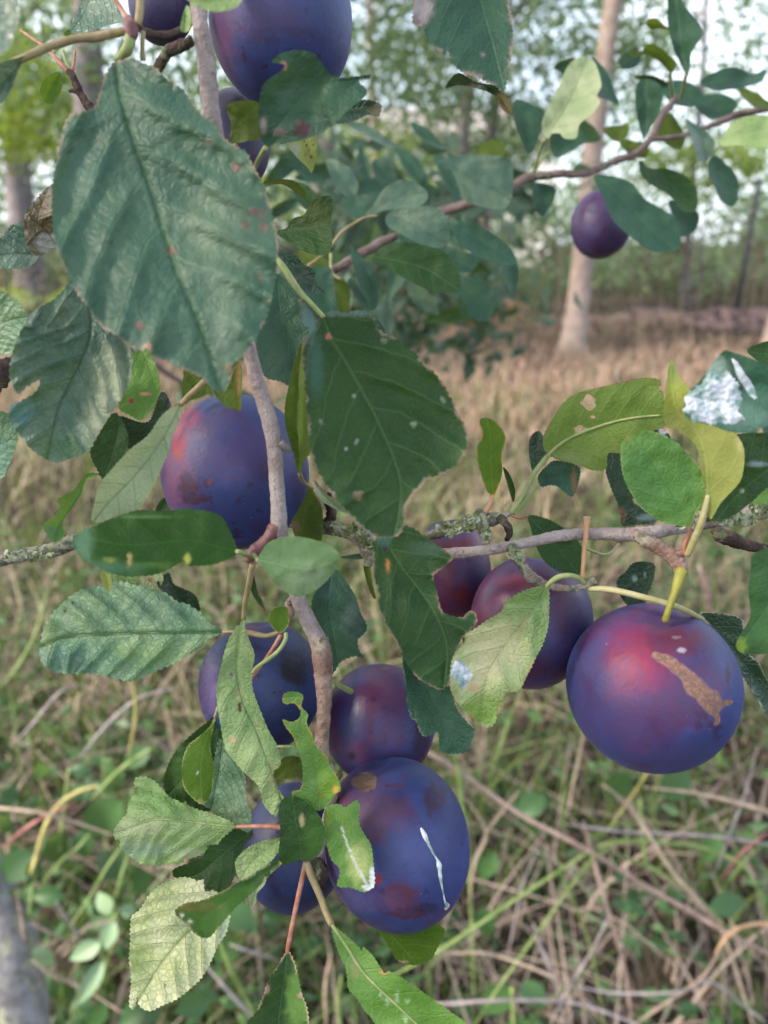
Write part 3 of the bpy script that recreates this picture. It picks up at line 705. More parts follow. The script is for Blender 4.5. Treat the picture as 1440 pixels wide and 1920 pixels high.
# old plum trunk in the lower left corner
ot = empty('plum_tree', P(10, 2300, .95), 'old plum tree with the grey weathered trunk in the lower left corner', 'tree')
tube([(-700, 700, 1.05), (-420, 1000, 1.05), (-260, 1300, 1.05), (-150, 1520, 1.05), (-60, 1640, 1.02), (-8, 1740, 1.0), (15, 1840, .98), (25, 2000, .96), (10, 2300, .95), (10, 2700, .95)], [90, 100, 105, 110, 118, 122, 128, 135, 150, 170], BM['old'], 'trunk', ot, .06, 28, freq=.02, step=14)
rs = np.random.RandomState(61)
q = clumps((-.5, -.2, 2.75), (2.6, 2.5, .65), 300, 60, .15, rs); el = (q[:, 2] - 1.35) / np.maximum(.05, q[:, 1])
q = q[(q[:, 2] > 2.0) & ((q[:, 1] < .1) | (el > .42))]
cloud('crown', q, .065, FM['teal'], ot, P(10, 2300, .95))  # unseen foliage overhead, added to block sky light for more contrast
#tagp(ot, 'grey weathered tree trunk in the lower left corner', 'tree trunk')

# ------------------------------------------------------------------ dry stems and weeds on the meadow floor (each a thing)
def stalk(p, w, col, label, d=(.95, 1.0), cat='stem', group='loose grass stems over the meadow floor', name='dry_stem'):
    q = pts(p); n = len(q)
    dd = [d[0] + (d[1] - d[0]) * i / max(1, n - 1) + .012 * math.sin(i * 2.1 + q[0][0]) for i in range(n)]
    w0 = [w * .74 * (1 - .3 * i / n) for i in range(n)]; w0[0] *= .35; w0[-1] *= .4
    o = tube([(a[0], a[1], z) for a, z in zip(q, dd)], w0, SMW[col], name, None, .18, 6, step=12, freq=.03)
    return tagp(o, label, cat, group)
SMW = dict(tan=stalk_mat('stem_tan', (.30,.23,.165), (.44,.35,.27), .7, 60), pink=stalk_mat('stem_pink', (.25,.17,.14), (.38,.28,.235), .7, 60), grey=stalk_mat('stem_grey', (.21,.18,.185), (.34,.30,.30), .7, 60),
           green=stalk_mat('stem_green', (.12,.19,.045), (.20,.27,.09), .6, 60), olive=stalk_mat('stem_olive', (.30,.28,.09), (.42,.36,.14), .6, 60), red=stalk_mat('stem_red', (.28,.10,.10), (.42,.19,.17), .6, 60), orange=stalk_mat('stem_orange', (.48,.27,.14), (.62,.40,.24), .6, 60))
S = [
 ("700,1370 800,1410 873,1455 973,1526 1107,1597 1186,1647 1307,1717 1365,1751 1440,1788 1520,1830", 13, 'pink', 'long pinkish straw slanting from below the bottom plum to the right edge'),
 ("700,1850 840,1772 965,1688 1107,1597 1165,1578 1269,1582 1340,1597 1398,1630 1440,1713 1470,1800", 11, 'green', 'long arching grass stem, green at both ends, rising to the straw crossing'),
 ("1094,1540 1110,1600 1132,1680 1169,1805 1186,1930", 12, 'pink', 'reddish straw dropping from the straw crossing to the bottom edge'),
 ("1130,1470 1190,1526 1257,1630 1310,1690 1357,1755 1415,1930", 13, 'tan', 'tan straw curving down to the bottom right corner'),
 ("1207,1476 1319,1490 1440,1522 1520,1545", 11, 'tan', 'pale straw just below the large right plum, running to the right edge'),
 ("1060,1545 1150,1558 1194,1561 1319,1567 1440,1584 1520,1600", 9, 'grey', 'greyish straw level across the right side under the pale straw'),
 ("780,1885 840,1882 944,1876 1069,1880 1165,1909 1230,1940", 10, 'grey', 'grey straw lying level along the bottom edge'),
 ("1117,1600 1094,1630 1000,1760 923,1870 880,1940", 9, 'green', 'straight green blade slanting down left from the straw crossing'),
 ("1040,1600 1065,1667 1107,1776 1136,1940", 8, 'green', 'green blade curving to the bottom edge left of the reddish straw'),
 ("1098,1350 1090,1400 1075,1470 1063,1530", 9, 'tan', 'short upright straw left of the large right plum'),
 ("1260,1380 1215,1447 1180,1500 1140,1556", 8, 'olive', 'short olive stem leaving the underside of the large right plum'),
 ("1130,1592 1190,1615 1248,1642 1340,1713 1383,1775", 9, 'green', 'green blade sloping right from the straw crossing'),
 ("1340,1790 1361,1758 1390,1738 1440,1732 1520,1736", 11, 'orange', 'orange tinted straw leaving the right edge low down'),
 ("1365,1752 1319,1830 1250,1880 1160,1940", 9, 'pink', 'pinkish straw slanting to the bottom edge near the right corner'),
 ("1140,1720 1132,1740 1100,1800 1057,1867 1030,1930", 8, 'grey', 'grey twig slanting left beneath the reddish straw'),
 ("790,1784 840,1788 923,1790 1032,1830 1090,1867 1130,1920", 9, 'tan', 'thin tan straw right of the lowest leaf'),
 ("1000,1730 1011,1767 1040,1840 1065,1930", 9, 'grey', 'pale grey straw upright near the bottom edge'),
 ("850,1400 862,1470 877,1588 884,1720 888,1870", 11, 'green', 'tall green blade right beside the bottom plum'),
 ("1081,1848 1150,1862 1273,1860 1330,1840 1400,1890 1440,1920", 8, 'grey', 'bent grey twig in the bottom right corner'),
 ("873,1497 912,1560 890,1620 880,1700", 9, 'tan', 'kinked straw touching the right side of the bottom plum'),
 ("912,1560 960,1500 975,1480", 8, 'tan', 'short straw sloping up from the kinked one'),
 ("1440,1560 1390,1600 1350,1650", 7, 'red', 'short reddish straw at the right edge'),
 ("1420,1400 1400,1480 1370,1560 1340,1640", 7, 'grey', 'thin grey upright twig under the large right plum near the edge'),
 ("1010,1590 980,1660 965,1730 950,1800", 7, 'grey', 'thin grey upright twig left of the straw crossing'),
 ("980,1280 955,1350 935,1410 915,1470", 9, 'green', 'green blade coming down behind the dropping stained leaf'),
 ("1230,1290 1200,1360 1225,1450", 6, 'tan', 'thin tan straw behind the large right plum'),
 ("1310,1060 1325,1110 1335,1180", 22, 'pink', 'blurred pinkish stem above the large right plum'),
 ("57,1640 67,1610 85,1550 110,1510 150,1483 187,1473", 12, 'olive', 'olive stem bending over above the big weed at left'),
 ("5,1590 40,1560 80,1533 110,1520 147,1507", 10, 'red', 'red stem crossing at the left edge'),
 ("-30,1515 17,1517 93,1527 150,1545 215,1567", 9, 'tan', 'pale straw crossing the red stem at the left edge'),
 ("80,1655 120,1610 148,1588 170,1560", 9, 'green', 'short green blade beside the olive stem'),
 ("130,1740 170,1680 205,1620 250,1560", 9, 'green', 'long green blade left of the clawed leaf'),
 ("215,1690 228,1640 245,1590", 8, 'green', 'second green blade tucked close to the clawed leaf'),
 ("30,1670 40,1720 52,1790 75,1850 90,1920", 9, 'pink', 'brown stem along the grey trunk'),
 ("105,1690 130,1730 160,1772", 10, 'grey', 'grey twig among the left weeds'),
 ("60,1730 90,1748 150,1775", 9, 'pink', 'pinkish twig meeting the grey one among the left weeds'),
 ("385,1810 430,1860 470,1905 500,1940", 10, 'grey', 'grey twig right of the big cream leaf'),
 ("405,1750 430,1810 460,1870 490,1930", 13, 'green', 'wide green blade right of the big cream leaf'),
 ("430,1770 470,1785 520,1800", 9, 'grey', 'short level twig left of the pink leaf stalk'),
 ("640,1830 635,1880 640,1940", 14, 'green', 'wide green blade under the bottom leaf'),
 ("620,1790 610,1850 612,1930", 10, 'tan', 'tan straw beside the bottom leaf'),
 ("0,1290 40,1240 70,1180 90,1100", 10, 'green', 'upright green blade at the left under the lichened branch'),
 ("20,1400 60,1360 110,1300 160,1280", 8, 'grey', 'thin grey straw at the left edge below the crinkled leaf'),
 ("150,1420 200,1360 260,1310 330,1290", 9, 'grey', 'grey straw under the crinkled leaf'),
 ("240,1250 255,1330 240,1420", 10, 'olive', 'upright olive stem under the crinkled leaf'),
 ("60,1330 110,1390 190,1440", 9, 'green', 'green blade sloping right below the crinkled leaf'),
 ("170,1500 230,1440 290,1400", 14, 'green', 'pale green blade left of the sunlit leaves'),
 ("60,1800 100,1830 150,1850 230,1900", 8, 'tan', 'thin tan straw among the lowest left weeds'),
 ("1340,1300 1345,1360 1350,1440", 26, 'green', 'broad green blade right below the large plum'),
]
for p, w, c, l in S: stalk(p, w, c, l)

# weeds: stems with single leaves
SIMPLE = [(0, 0), (.12, .20), (.3, .36), (.5, .40), (.7, .31), (.88, .15), (1, 0)]
def weed(label, leaves, stem, col, d, seed):
    rs = np.random.RandomState(seed)
    q = pts(stem); rt = empty('weed_plant', P(q[-1][0], q[-1][1], d), label, 'plant', 'broad leaved weeds at lower left')
    tube([(a, b, d) for a, b in q], [7] * len(q), SMW['green'], 'stem', rt, .05, 6, step=12)
    for (x0, y0, x1, y1, w) in leaves:
        a = np.array([x0, y0]); b = np.array([x1, y1]); e = b - a; n = np.array([-e[1], e[0]]); V = []; k = w / np.hypot(*n)
        dz = rs.uniform(-.03, .03); til = rs.uniform(-.02, .02)
        for t, ww in SIMPLE:
            for s in (-1, -.5, 0, .5, 1):
                pp = a + e * t + n * k * ww * s * 1.25; z = d + dz * t + til * s * ww * 2 - .015 * abs(s) * ww + .02 * t * t
                V.append(P(pp[0], pp[1], z))
        Fc = [(i * 5 + j, i * 5 + j + 1, (i + 1) * 5 + j + 1, (i + 1) * 5 + j) for i in range(len(SIMPLE) - 1) for j in range(4)]
        g = rs.uniform(.2, .9); o = meshobj('leaf', V, Fc, FM[col], rt, V[0], paint=np.tile([g, g, g, 1], (len(V), 1)))
    return rt
weed('round leaved weed at the left edge with one big grey green leaf', [(70, 1600, -10, 1650, 62), (70, 1610, 55, 1660, 34), (60, 1680, 125, 1680, 40), (30, 1665, 25, 1710, 40), (0, 1560, 20, 1530, 40)], "70,1600 62,1660 50,1760", 'weed', 1.0, 1)
weed('weed with three pale pointed leaves beside the cream leaf', [(205, 1715, 185, 1672, 34), (225, 1710, 255, 1705, 30), (215, 1725, 190, 1785, 34), (190, 1765, 130, 1800, 36), (195, 1798, 145, 1885, 34), (60, 1780, 105, 1812, 40)], "225,1700 205,1740 190,1770 195,1830", 'weedp', .95, 2)
weed('bright weed in the lower left among the stems', [(20, 1500, 28, 1470, 24), (60, 1450, 95, 1440, 30), (130, 1440, 175, 1450, 30), (225, 1440, 195, 1490, 30), (10, 1520, 25, 1470, 34), (120, 1560, 90, 1620, 50), (150, 1560, 160, 1610, 46)], "130,1440 120,1520 110,1600", 'weed', 1.1, 3)
weed('dark leaved weed behind the clawed leaf', [(230, 1500, 150, 1570, 70), (240, 1640, 180, 1600, 60), (250, 1690, 230, 1740, 50), (280, 1400, 230, 1440, 40), (240, 1660, 285, 1640, 60)], "250,1480 240,1600 250,1720", 'weed', 1.15, 4)
weed('green weed along the bottom edge left of the lowest leaf', [(300, 1880, 220, 1925, 60), (330, 1900, 400, 1870, 50), (200, 1880, 160, 1930, 40), (420, 1700, 480, 1740, 60), (440, 1760, 400, 1800, 50)], "300,1880 290,1950", 'weed', 1.1, 5)
weed('dark green weed at the bottom edge right of the lowest leaf', [(960, 1850, 900, 1900, 60), (980, 1840, 1020, 1890, 50), (900, 1700, 920, 1760, 40), (1000, 1920, 940, 1940, 50), (930, 1600, 900, 1650, 40)], "960,1850 965,1950", 'weed', 1.15, 6)
weed('green weed showing behind the straw crossing', [(1020, 1490, 970, 1530, 50), (1250, 1500, 1290, 1440, 60), (1330, 1700, 1400, 1690, 50), (1350, 1560, 1320, 1620, 40), (1180, 1450, 1140, 1500, 50)], "1200,1500 1210,1620", 'weed', 1.25, 7)

# ================================================================== the plum branches in the foreground
RED = (.26, .045, .055); BRN = (.20, .095, .05); PINK = (.50, .27, .22); TAN = (.42, .30, .16); DKR = (.05, .012, .012); YEL = (.42, .44, .08); WHT = (.80, .82, .80); CRM = (.55, .55, .33); TEALB = (.06, .17, .16); GRY = (.34, .36, .32)
def T(s): return [(a[0], a[1], a[2] / 100) for a in pts(s)]
def br(label, s):
    q = T(s); return empty('plum_branch', P(*q[0]), label, 'branch', 'plum branches')
def wood(owner, s, w, m, name='bark', rough=.12, seg=14, step=4, freq=.09, label=None, org=None):
    q = T(s); w = [float(v) for v in w.split()] if isinstance(w, str) else w
    return tube(q, w, BM[m] if m in BM else SM[m], name, owner, rough, seg, label, step, freq=freq, origin=org)
def flakes(owner, spotsl, seed):
    "small crusty lichen lobes sitting on the bark, one cushion per entry (x, y, depth cm, half length px, half height px, count)"
    rs = np.random.RandomState(seed)
    for (x, y, d, lx, ly, n) in spotsl:
        V = []; Fc = []
        for k in range(n):
            px = x + rs.normal() * lx * .5; py = y + rs.normal() * ly * .5; dd = d / 100 - .0006 * rs.rand(); c = np.array(P(px, py, dd)); r = rs.uniform(.0004, .0011); m = 7; b = len(V)
            nr = rs.normal(size=3) * .6 + np.array([0, -1, .5]); nr /= np.linalg.norm(nr); a = np.cross(nr, rs.normal(size=3)); a /= np.linalg.norm(a); e = np.cross(nr, a)
            V.append(c)
            for i in range(m):
                th = 2 * math.pi * i / m; rr = r * rs.uniform(.6, 1.3); V.append(c + (a * math.cos(th) + e * math.sin(th)) * rr + nr * r * rs.uniform(.1, .55))
            Fc += [(b, b + 1 + i, b + 1 + (i + 1) % m) for i in range(m)]
        meshobj('lichen', V, Fc, LICH, owner, V[0])

# ---- the hanging twig in front
A = br('smooth grey twig hanging from top to bottom with the large leaves in front', "372,-90,16.6")
wood(A, "366,-120,16.8 370,-20,16.6 375,40,16.5 384,95,16.6 390,150,16.7 396,206,16.8 408,280,16.9 425,400,17.0 445,540,17.2 465,645,17.4 484,720,17.6 502,776,17.7 514,832,17.8 519,907,17.9 523,960,17.9 523,1000,18.0 530,1035,18.6 545,1080,19.2 562,1130,19.5 581,1170,19.5 598,1203,19.5 605,1232,19.5 609,1263,19.6 609,1313,19.7 607,1342,19.7 603,1395,19.8 611,1430,20.0 625,1465,20.4 618,1520,20.6 602,1580,20.4 597,1640,20.3 592,1668,20.2",
     "32 31 30 32 34 32 31 29 28 27 29 30 30 28 29 33 30 28 29 31 33 37 29 24 25 24 22 20 20 20 18 8", 'smooth', rough=.09, step=3.2)
A2 = wood(A, "600,1195,19.45 604,1235,19.4 608,1300,19.55 607,1345,19.6 603,1400,19.7 611,1432,19.9", "31 37 30 26 27 22", 'brown', name='scaly_bark', rough=.10, step=3)
wood(A, "518,985,17.9 510,1003,17.9 490,1022,17.9 472,1040,17.8 462,1053,17.8", "30 25 24 24 12", 'purple', name='spur', rough=.25, step=3)
wood(A, "524,828,17.7 534,838,17.9 545,843,18.1", "16 15 9", 'smooth', name='bud', rough=.2, step=3)
wood(A, "548,1120,19.4 540,1135,19.5 548,1155,19.4", "10 14 8", 'brown', name='bud', rough=.3, step=3)
wood(A, "590,1610,20.1 598,1640,20.0 600,1668,20.0", "22 34 10", 'dark', name='spur', rough=.5, step=3)
wood(A, "620,1450,20.0 632,1458,19.9 640,1450,19.8", "14 12 6", 'dark', name='spur', rough=.4, step=3)
# ---- lichened branch crossing behind, left to right
B = br('lichen crusted branch crossing the picture level behind the middle plum', "1440,965,19")
wood(B, "-40,1058,21 0,1052,21 35,1042,21 69,1036,21 104,1029,21 140,1016,21 220,1000,22 330,985,24.2 450,975,25 540,975,24 580,984,22.5 620,990,21.6 653,997,21.2 683,1013,21 692,1040,20.8 689,1062,20.8",
     "20 20 25 25 27 29 27 27 27 27 28 27 28 36 27 14", 'lichen', rough=.22, step=3, freq=.14)
wood(B, "612,985,21.8 622,960,21.7 614,940,21.8 618,925,21.9", "20 18 16 8", 'dark', name='spur', rough=.4, step=3, freq=.14)
wood(B, "689,1030,20.9 760,1040,20.2 820,1040,19.9 849,1038,19.8 917,1031,19.6 986,1018,19.4 1055,1004,19.2 1124,1001,19.1 1175,1002,19.0 1205,1002,19.0 1238,996,19.2 1284,990,19.6 1330,978,20 1380,966,20.3 1422,958,20.5 1500,945,21",
     "20 20 22 22 20 20 22 23 26 30 24 20 26 36 38 34", 'smooth', rough=.10, step=3.2)
wood(B, "1190,1000,18.9 1212,1014,18.7 1243,1031,18.6 1266,1049,18.5 1277,1070,18.4 1279,1080,18.4", "20 27 25 27 25 16", 'brown', name='spur', rough=.28, step=2.8, freq=.14)
wood(B, "1262,1040,18.5 1280,1036,18.4 1293,1038,18.3", "14 15 8", 'purple', name='spur', rough=.15, step=3)
wood(B, "1338,992,19.8 1352,1003,19.7 1376,1013,19.7 1405,1023,19.7 1440,1030,19.8 1500,1040,20", "16 27 27 21 18 20", 'dark', name='side_twig', rough=.3, step=3, freq=.14)
wood(B, "800,1006,21 849,992,20.8 881,981,20.6 908,976,20.4 936,971,20.3 956,961,20.2", "18 22 27 31 19 9", 'lichen', name='side_twig', rough=.3, step=2.8, freq=.16)
wood(B, "893,957,20.2 904,968,20.2 909,990,20.0 912,1022,19.7", "14 18 17 15", 'lichen', name='spur', rough=.3, step=2.8, freq=.16)
wood(B, "935,968,20.2 950,984,20.1 956,1000,20.1 950,1012,20.0", "16 15 13 10", 'dark', name='spur', rough=.3, step=3)
wood(B, "958,1024,19.4 966,1038,19.2 979,1058,19.1 995,1082,19.0 1018,1094,19.0 1055,1103,19.0 1096,1100,18.9 1116,1088,18.9", "18 22 19 22 17 13 12 17", 'lichen', name='spur', rough=.3, step=2.8, freq=.16)
wood(B, "1101,968,18.9 1100,990,18.9 1096,1031,18.9 1092,1083,18.9", "14 10 10 7", 'orange', name='dry_stalk', rough=.12, step=3)
wood(B, "1050,1004,20 1130,1040,22 1160,1020,23", "6 5 4", 'green', name='dry_stalk', rough=.1)
flakes(B, [(845, 990, 20.0, 26, 9, 60), (885, 975, 19.7, 24, 11, 60), (1360, 970, 18.9, 60, 14, 170), (1425, 955, 19.2, 20, 16, 70), (60, 1042, 20.1, 44, 8, 40), (660, 995, 20.2, 34, 10, 70), (690, 1020, 20.1, 12, 14, 30), (968, 1040, 18.6, 8, 8, 26), (910, 1000, 19.2, 7, 10, 22), (1290, 984, 18.9, 26, 5, 26)], 4)
# ---- out of focus branch at upper right
C = br('blurred branch at upper right carrying the small lone plum', "1440,202,40")
wood(C, "930,362,37 962,349,37 990,334,37 1050,326,37 1095,326,37 1125,315,37.5 1155,301,38 1192,297,38", "16 17 16 14 13 12 11 6", 'back', rough=.2)
wood(C, "1150,303,38 1195,285,38 1219,262,38 1237,225,38.5 1254,200,39 1268,180,39", "13 12 12 13 13 9", 'back', rough=.2)
wood(C, "1219,262,38 1275,255,38.5 1327,238,39 1380,217,40 1440,203,40 1500,190,41", "9 8 9 14 12 14", 'back', name='side_twig', rough=.2)
wood(C, "760,415,41 808,402,40 858,388,39 910,372,38 962,350,37.2", "16 16 17 19 20", 'back', rough=.2)
# ---- branch in the middle ground
D_ = br('blurred twig rising through the leaves right of the big upper leaf', "742,442,33")
wood(D_, "560,540,34 590,520,34 622,508,33.5 645,495,33 670,480,33 697,465,33 722,452,33 745,442,33", "8 12 15 17 17 19 18 12", 'back', rough=.2)
wood(D_, "577,499,32 600,482,32 626,454,32 645,432,32 680,410,32 708,404,32", "7 6 7 6 5 4", 'tan', name='side_twig', rough=.1)
wood(D_, "620,475,31 622,510,31 640,525,31", "5 5 5", 'pale', name='side_twig')
# ---- twig at the upper left
E = br('upper left twig with a tan stalk and knobbly dark joint', "246,56,15.5")
wood(E, "-30,140,15.2 20,118,15.2 49,107,15.2 90,88,15.3 142,73,15.4 187,68,15.5 240,57,15.5", "9 12 14 15 15 17 15", 'tan', name='stalk', rough=.06)
wood(E, "264,-40,15.6 263,0,15.6 261,30,15.6 258,48,15.6", "13 14 15 13", 'tan', name='stalk', rough=.06)
wood(E, "240,38,15.6 246,56,15.5 244,72,15.5 236,80,15.6", "18 27 20 9", 'purple', name='joint', rough=.3, step=3)
wood(E, "259,40,15.8 268,58,15.8 300,66,16.0 330,60,16.2 362,40,16.6", "12 14 14 12 9", 'dark', name='spur', rough=.2)
wood(E, "268,60,15.7 267,90,15.7 268,114,15.8", "10 9 10", 'tan', name='stalk', rough=.06)
wood(E, "205,-20,15.9 216,0,15.9 228,18,15.9 241,36,15.7", "7 8 8 9", 'red', name='stalk', rough=.1)
wood(E, "360,76,16.9 340,86,17 315,98,17.2 296,128,17.5 290,150,17.7", "18 21 19 17 15", 'dark', name='spur', rough=.25)
wood(E, "178,212,19 169,200,19 160,190,19 150,174,19 138,146,19 128,132,19", "18 17 15 15 13 10", 'dark', name='dark_twig', rough=.35, step=3)
wood(E, "150,176,19 136,170,19 129,172,19", "9 8 5", 'dark', name='dark_twig', rough=.3, step=3)
wood(E, "128,134,19 116,122,19 100,104,19.2 84,88,19.4 60,72,19.6 39,57,19.8", "9 9 7 6 6 5", 'red', name='stalk', rough=.1)
wood(E, "132,132,19 124,118,19.2 118,95,19.4", "7 6 5", 'green', name='stalk', rough=.1)
wood(E, "135,134,19 139,118,19.2 141,95,19.3", "7 6 4", 'red', name='stalk', rough=.1)
# ---- dark twig at the left edge, and one above the frame
H = br('dark twig entering at the left edge behind the crinkled leaves', "-40,700,19")
wood(H, "-80,745,20 -20,712,20 10,695,20 40,676,20.3 90,650,21 160,640,21.5 260,640,22 330,660,22", "60 54 44 26 20 16 14 10", 'dark', rough=.3)
J = br('twig above the frame from which the ragged dark leaf hangs', "850,-90,17")
wood(J, "700,-150,17 800,-110,17 900,-90,17 1000,-110,17", "16 16 14 12", 'smooth')

# ------------------------------------------------------------------ plums
plum('large blue violet plum at the top, cut by the frame, with a leaf over it', 527, 44, 19.2, 133, 152, 0, 'blue',
     [(415, 60, 26, 120, (.22, .07, .17), .75, .6), (500, 30, 60, 40, (.10, .045, .16), .6, .6), (560, 60, 30, 10, (.03, .02, .06), .6, .4), (500, 75, 22, 7, (.03, .02, .06), .6, .4)], seam=250)  # tall pinkish strip paints a lit left edge
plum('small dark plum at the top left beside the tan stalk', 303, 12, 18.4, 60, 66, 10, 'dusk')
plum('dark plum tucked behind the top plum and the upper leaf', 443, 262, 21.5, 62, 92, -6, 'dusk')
plum('dark purple lone plum in the background at upper right', 1127, 421, 38, 56, 63, 8, 'far', stem=("1150,330,38 1142,345,38 1136,362,38", 6, 'green'))
plum('plum behind the smooth twig in the middle, with a red scab on its left shoulder', 443, 886, 21.0, 136, 147, -4, 'blue',
     [(332, 860, 26, 120, (.33, .10, .19), .75, .5), (350, 782, 24, 26, (.46, .02, .08), 1, .3), (336, 825, 14, 40, (.46, .03, .06), 1, .25), (332, 852, 8, 9, (.50, .09, .04), .8, .6), (352, 915, 18, 30, (.07, .012, .03), .9, .35), (366, 935, 22, 12, (.06, .012, .03), .85, .3), (495, 880, 9, 22, (.06, .012, .02), .85, .3), (440, 898, 4, 4, (.2, .02, .03), .9, .4), (393, 903, 5, 6, (.28, .06, .02), .9, .4),  # tall pink patch at left paints the light grazing that edge
      (455, 850, 80, 50, (.13, .055, .19), .6, .7), (560, 900, 16, 60, (.03, .015, .05), .7, .5), (400, 790, 50, 30, (.10, .10, .25), .5, .7)], seam=250, res=(220, 150))
plum('dark blue plum behind the twig at lower left, with violet rim light painted on its left side', 489, 1286, 22.4, 115, 121, 0, 'deep',
     [(392, 1290, 18, 60, (.26, .17, .40), .9, .5), (448, 1180, 44, 14, (.16, .04, .10), .8, .4), (548, 1250, 28, 34, (.012, .004, .012), .95, .3), (440, 1350, 20, 60, (.02, .012, .04), .6, .5), (500, 1215, 40, 30, (.04, .06, .16), .5, .6)], seam=250, res=(200, 130))  # pale violet patch paints the rim light on its left edge
plum('violet and blue plum in the middle of the lower cluster', 712, 1356, 23.4, 104, 111, 0, 'violet',
     [(740, 1262, 60, 18, (.11, .035, .10), .7, .4), (790, 1380, 16, 60, (.03, .008, .03), .8, .4), (735, 1350, 26, 60, (.12, .035, .14), .7, .4), (655, 1360, 30, 60, (.045, .055, .19), .8, .5), (715, 1430, 70, 26, (.06, .05, .18), .6, .5), (655, 1415, 30, 22, (.24, .13, .24), .6, .4), (718, 1385, 9, 12, (.10, .02, .06), .8, .4), (660, 1418, 8, 8, (.05, .01, .02), .9, .4)],
     stem=("608,1258,20.4 622,1274,20.6 640,1287,20.9 659,1297,21.3", [9, 9, 10, 12], 'green'), seam=262, res=(200, 130))
pf, pfs = plum('front plum at the bottom of the cluster, with a tan scar and white streak', 743, 1580, 21.2, 136, 156, -14, 'blue',
     [(676, 1478, 46, 44, (.12, .03, .085), .6, .5), (684, 1466, 23, 19, (.36, .22, .12), 1, .08), (700, 1520, 60, 40, (.15, .035, .095), .75, .5), (700, 1560, 20, 24, (.14, .06, .10), .6, .5), (640, 1500, 24, 18, (.24, .03, .05), .8, .4), (815, 1495, 20, 28, (.055, .014, .04), .85, .3), (806, 1526, 5, 9, (.05, .012, .03), .85, .3), (745, 1472, 16, 4, (.15, .02, .05), .8, .4), (756, 1455, 5, 4, (.15, .02, .05), .8, .4),
      (750, 1682, 32, 30, (.15, .016, .03), .95, .18), (765, 1712, 36, 12, (.09, .014, .03), .85, .2), (712, 1690, 10, 14, (.09, .03, .06), .7, .3), (800, 1702, 22, 10, (.03, .014, .045), .8, .25), (710, 1648, 7, 11, (.22, .01, .02), 1, .1), (758, 1544, 4, 4, (.2, .02, .04), .9, .2), (785, 1661, 3, 4, (.2, .02, .04), .9, .2), (640, 1650, 24, 70, (.17, .11, .27), .6, .5), (700, 1690, 60, 20, (.15, .11, .28), .5, .5), (615, 1580, 7, 70, (.32, .12, .25), .6, .5), (830, 1600, 30, 80, (.05, .07, .24), .6, .6), (770, 1620, 40, 60, (.075, .075, .24), .4, .6)], seam=215, res=(360, 240))  # violet patches at left and lower left paint the light on that side
plum('dark blue plum at the bottom left of the cluster, behind the small leaves', 553, 1588, 23.6, 98, 118, 6, 'deep',
     [(560, 1690, 70, 14, (.03, .05, .14), .6, .4), (500, 1520, 30, 40, (.05, .06, .17), .6, .5)], seam=250, res=(160, 110))
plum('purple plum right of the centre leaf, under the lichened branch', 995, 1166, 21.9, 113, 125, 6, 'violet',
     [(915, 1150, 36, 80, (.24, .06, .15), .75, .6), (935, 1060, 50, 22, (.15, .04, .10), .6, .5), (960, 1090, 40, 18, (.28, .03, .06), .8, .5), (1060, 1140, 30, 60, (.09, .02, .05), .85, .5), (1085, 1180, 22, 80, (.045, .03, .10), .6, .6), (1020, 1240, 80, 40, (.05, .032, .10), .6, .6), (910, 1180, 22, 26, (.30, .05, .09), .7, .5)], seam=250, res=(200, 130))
plum('purple plum farthest back, half covered by the plum beside it', 850, 1066, 24.0, 70, 95, -8, 'wine',
     [(830, 990, 60, 22, (.06, .055, .20), .95, .4), (868, 1118, 18, 22, (.22, .02, .02), .9, .4), (900, 1080, 30, 30, (.05, .04, .13), .7, .5), (830, 1100, 20, 40, (.22, .05, .12), .7, .5)], seam=250)
pr, prs = plum('largest plum at right with a crimson cheek and a tan scar', 1222, 1288, 19.5, 155, 155, -5, 'blue',
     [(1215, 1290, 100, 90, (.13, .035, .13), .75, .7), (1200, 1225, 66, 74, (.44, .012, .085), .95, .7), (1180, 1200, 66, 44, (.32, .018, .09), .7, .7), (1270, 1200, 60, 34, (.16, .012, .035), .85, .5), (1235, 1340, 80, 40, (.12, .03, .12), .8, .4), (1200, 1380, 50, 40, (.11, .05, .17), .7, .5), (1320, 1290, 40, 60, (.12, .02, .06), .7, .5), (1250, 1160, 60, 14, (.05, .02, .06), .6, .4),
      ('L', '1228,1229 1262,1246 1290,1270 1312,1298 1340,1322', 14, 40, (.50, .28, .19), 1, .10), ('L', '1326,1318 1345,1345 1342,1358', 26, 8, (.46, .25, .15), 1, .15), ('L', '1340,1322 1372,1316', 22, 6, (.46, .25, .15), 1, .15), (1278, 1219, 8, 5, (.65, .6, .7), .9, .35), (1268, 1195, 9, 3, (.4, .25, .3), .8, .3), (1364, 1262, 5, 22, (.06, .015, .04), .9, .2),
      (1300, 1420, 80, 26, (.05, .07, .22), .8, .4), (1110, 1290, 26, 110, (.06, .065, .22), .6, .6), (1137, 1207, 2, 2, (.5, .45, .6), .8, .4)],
     stem=("1279,1070,18.3 1272,1088,18.2 1262,1120,18.15 1253,1145,18.2 1247,1164,18.35", [23, 19, 13, 12, 13], 'yellow'), toward=28, seam=300, res=(360, 240))
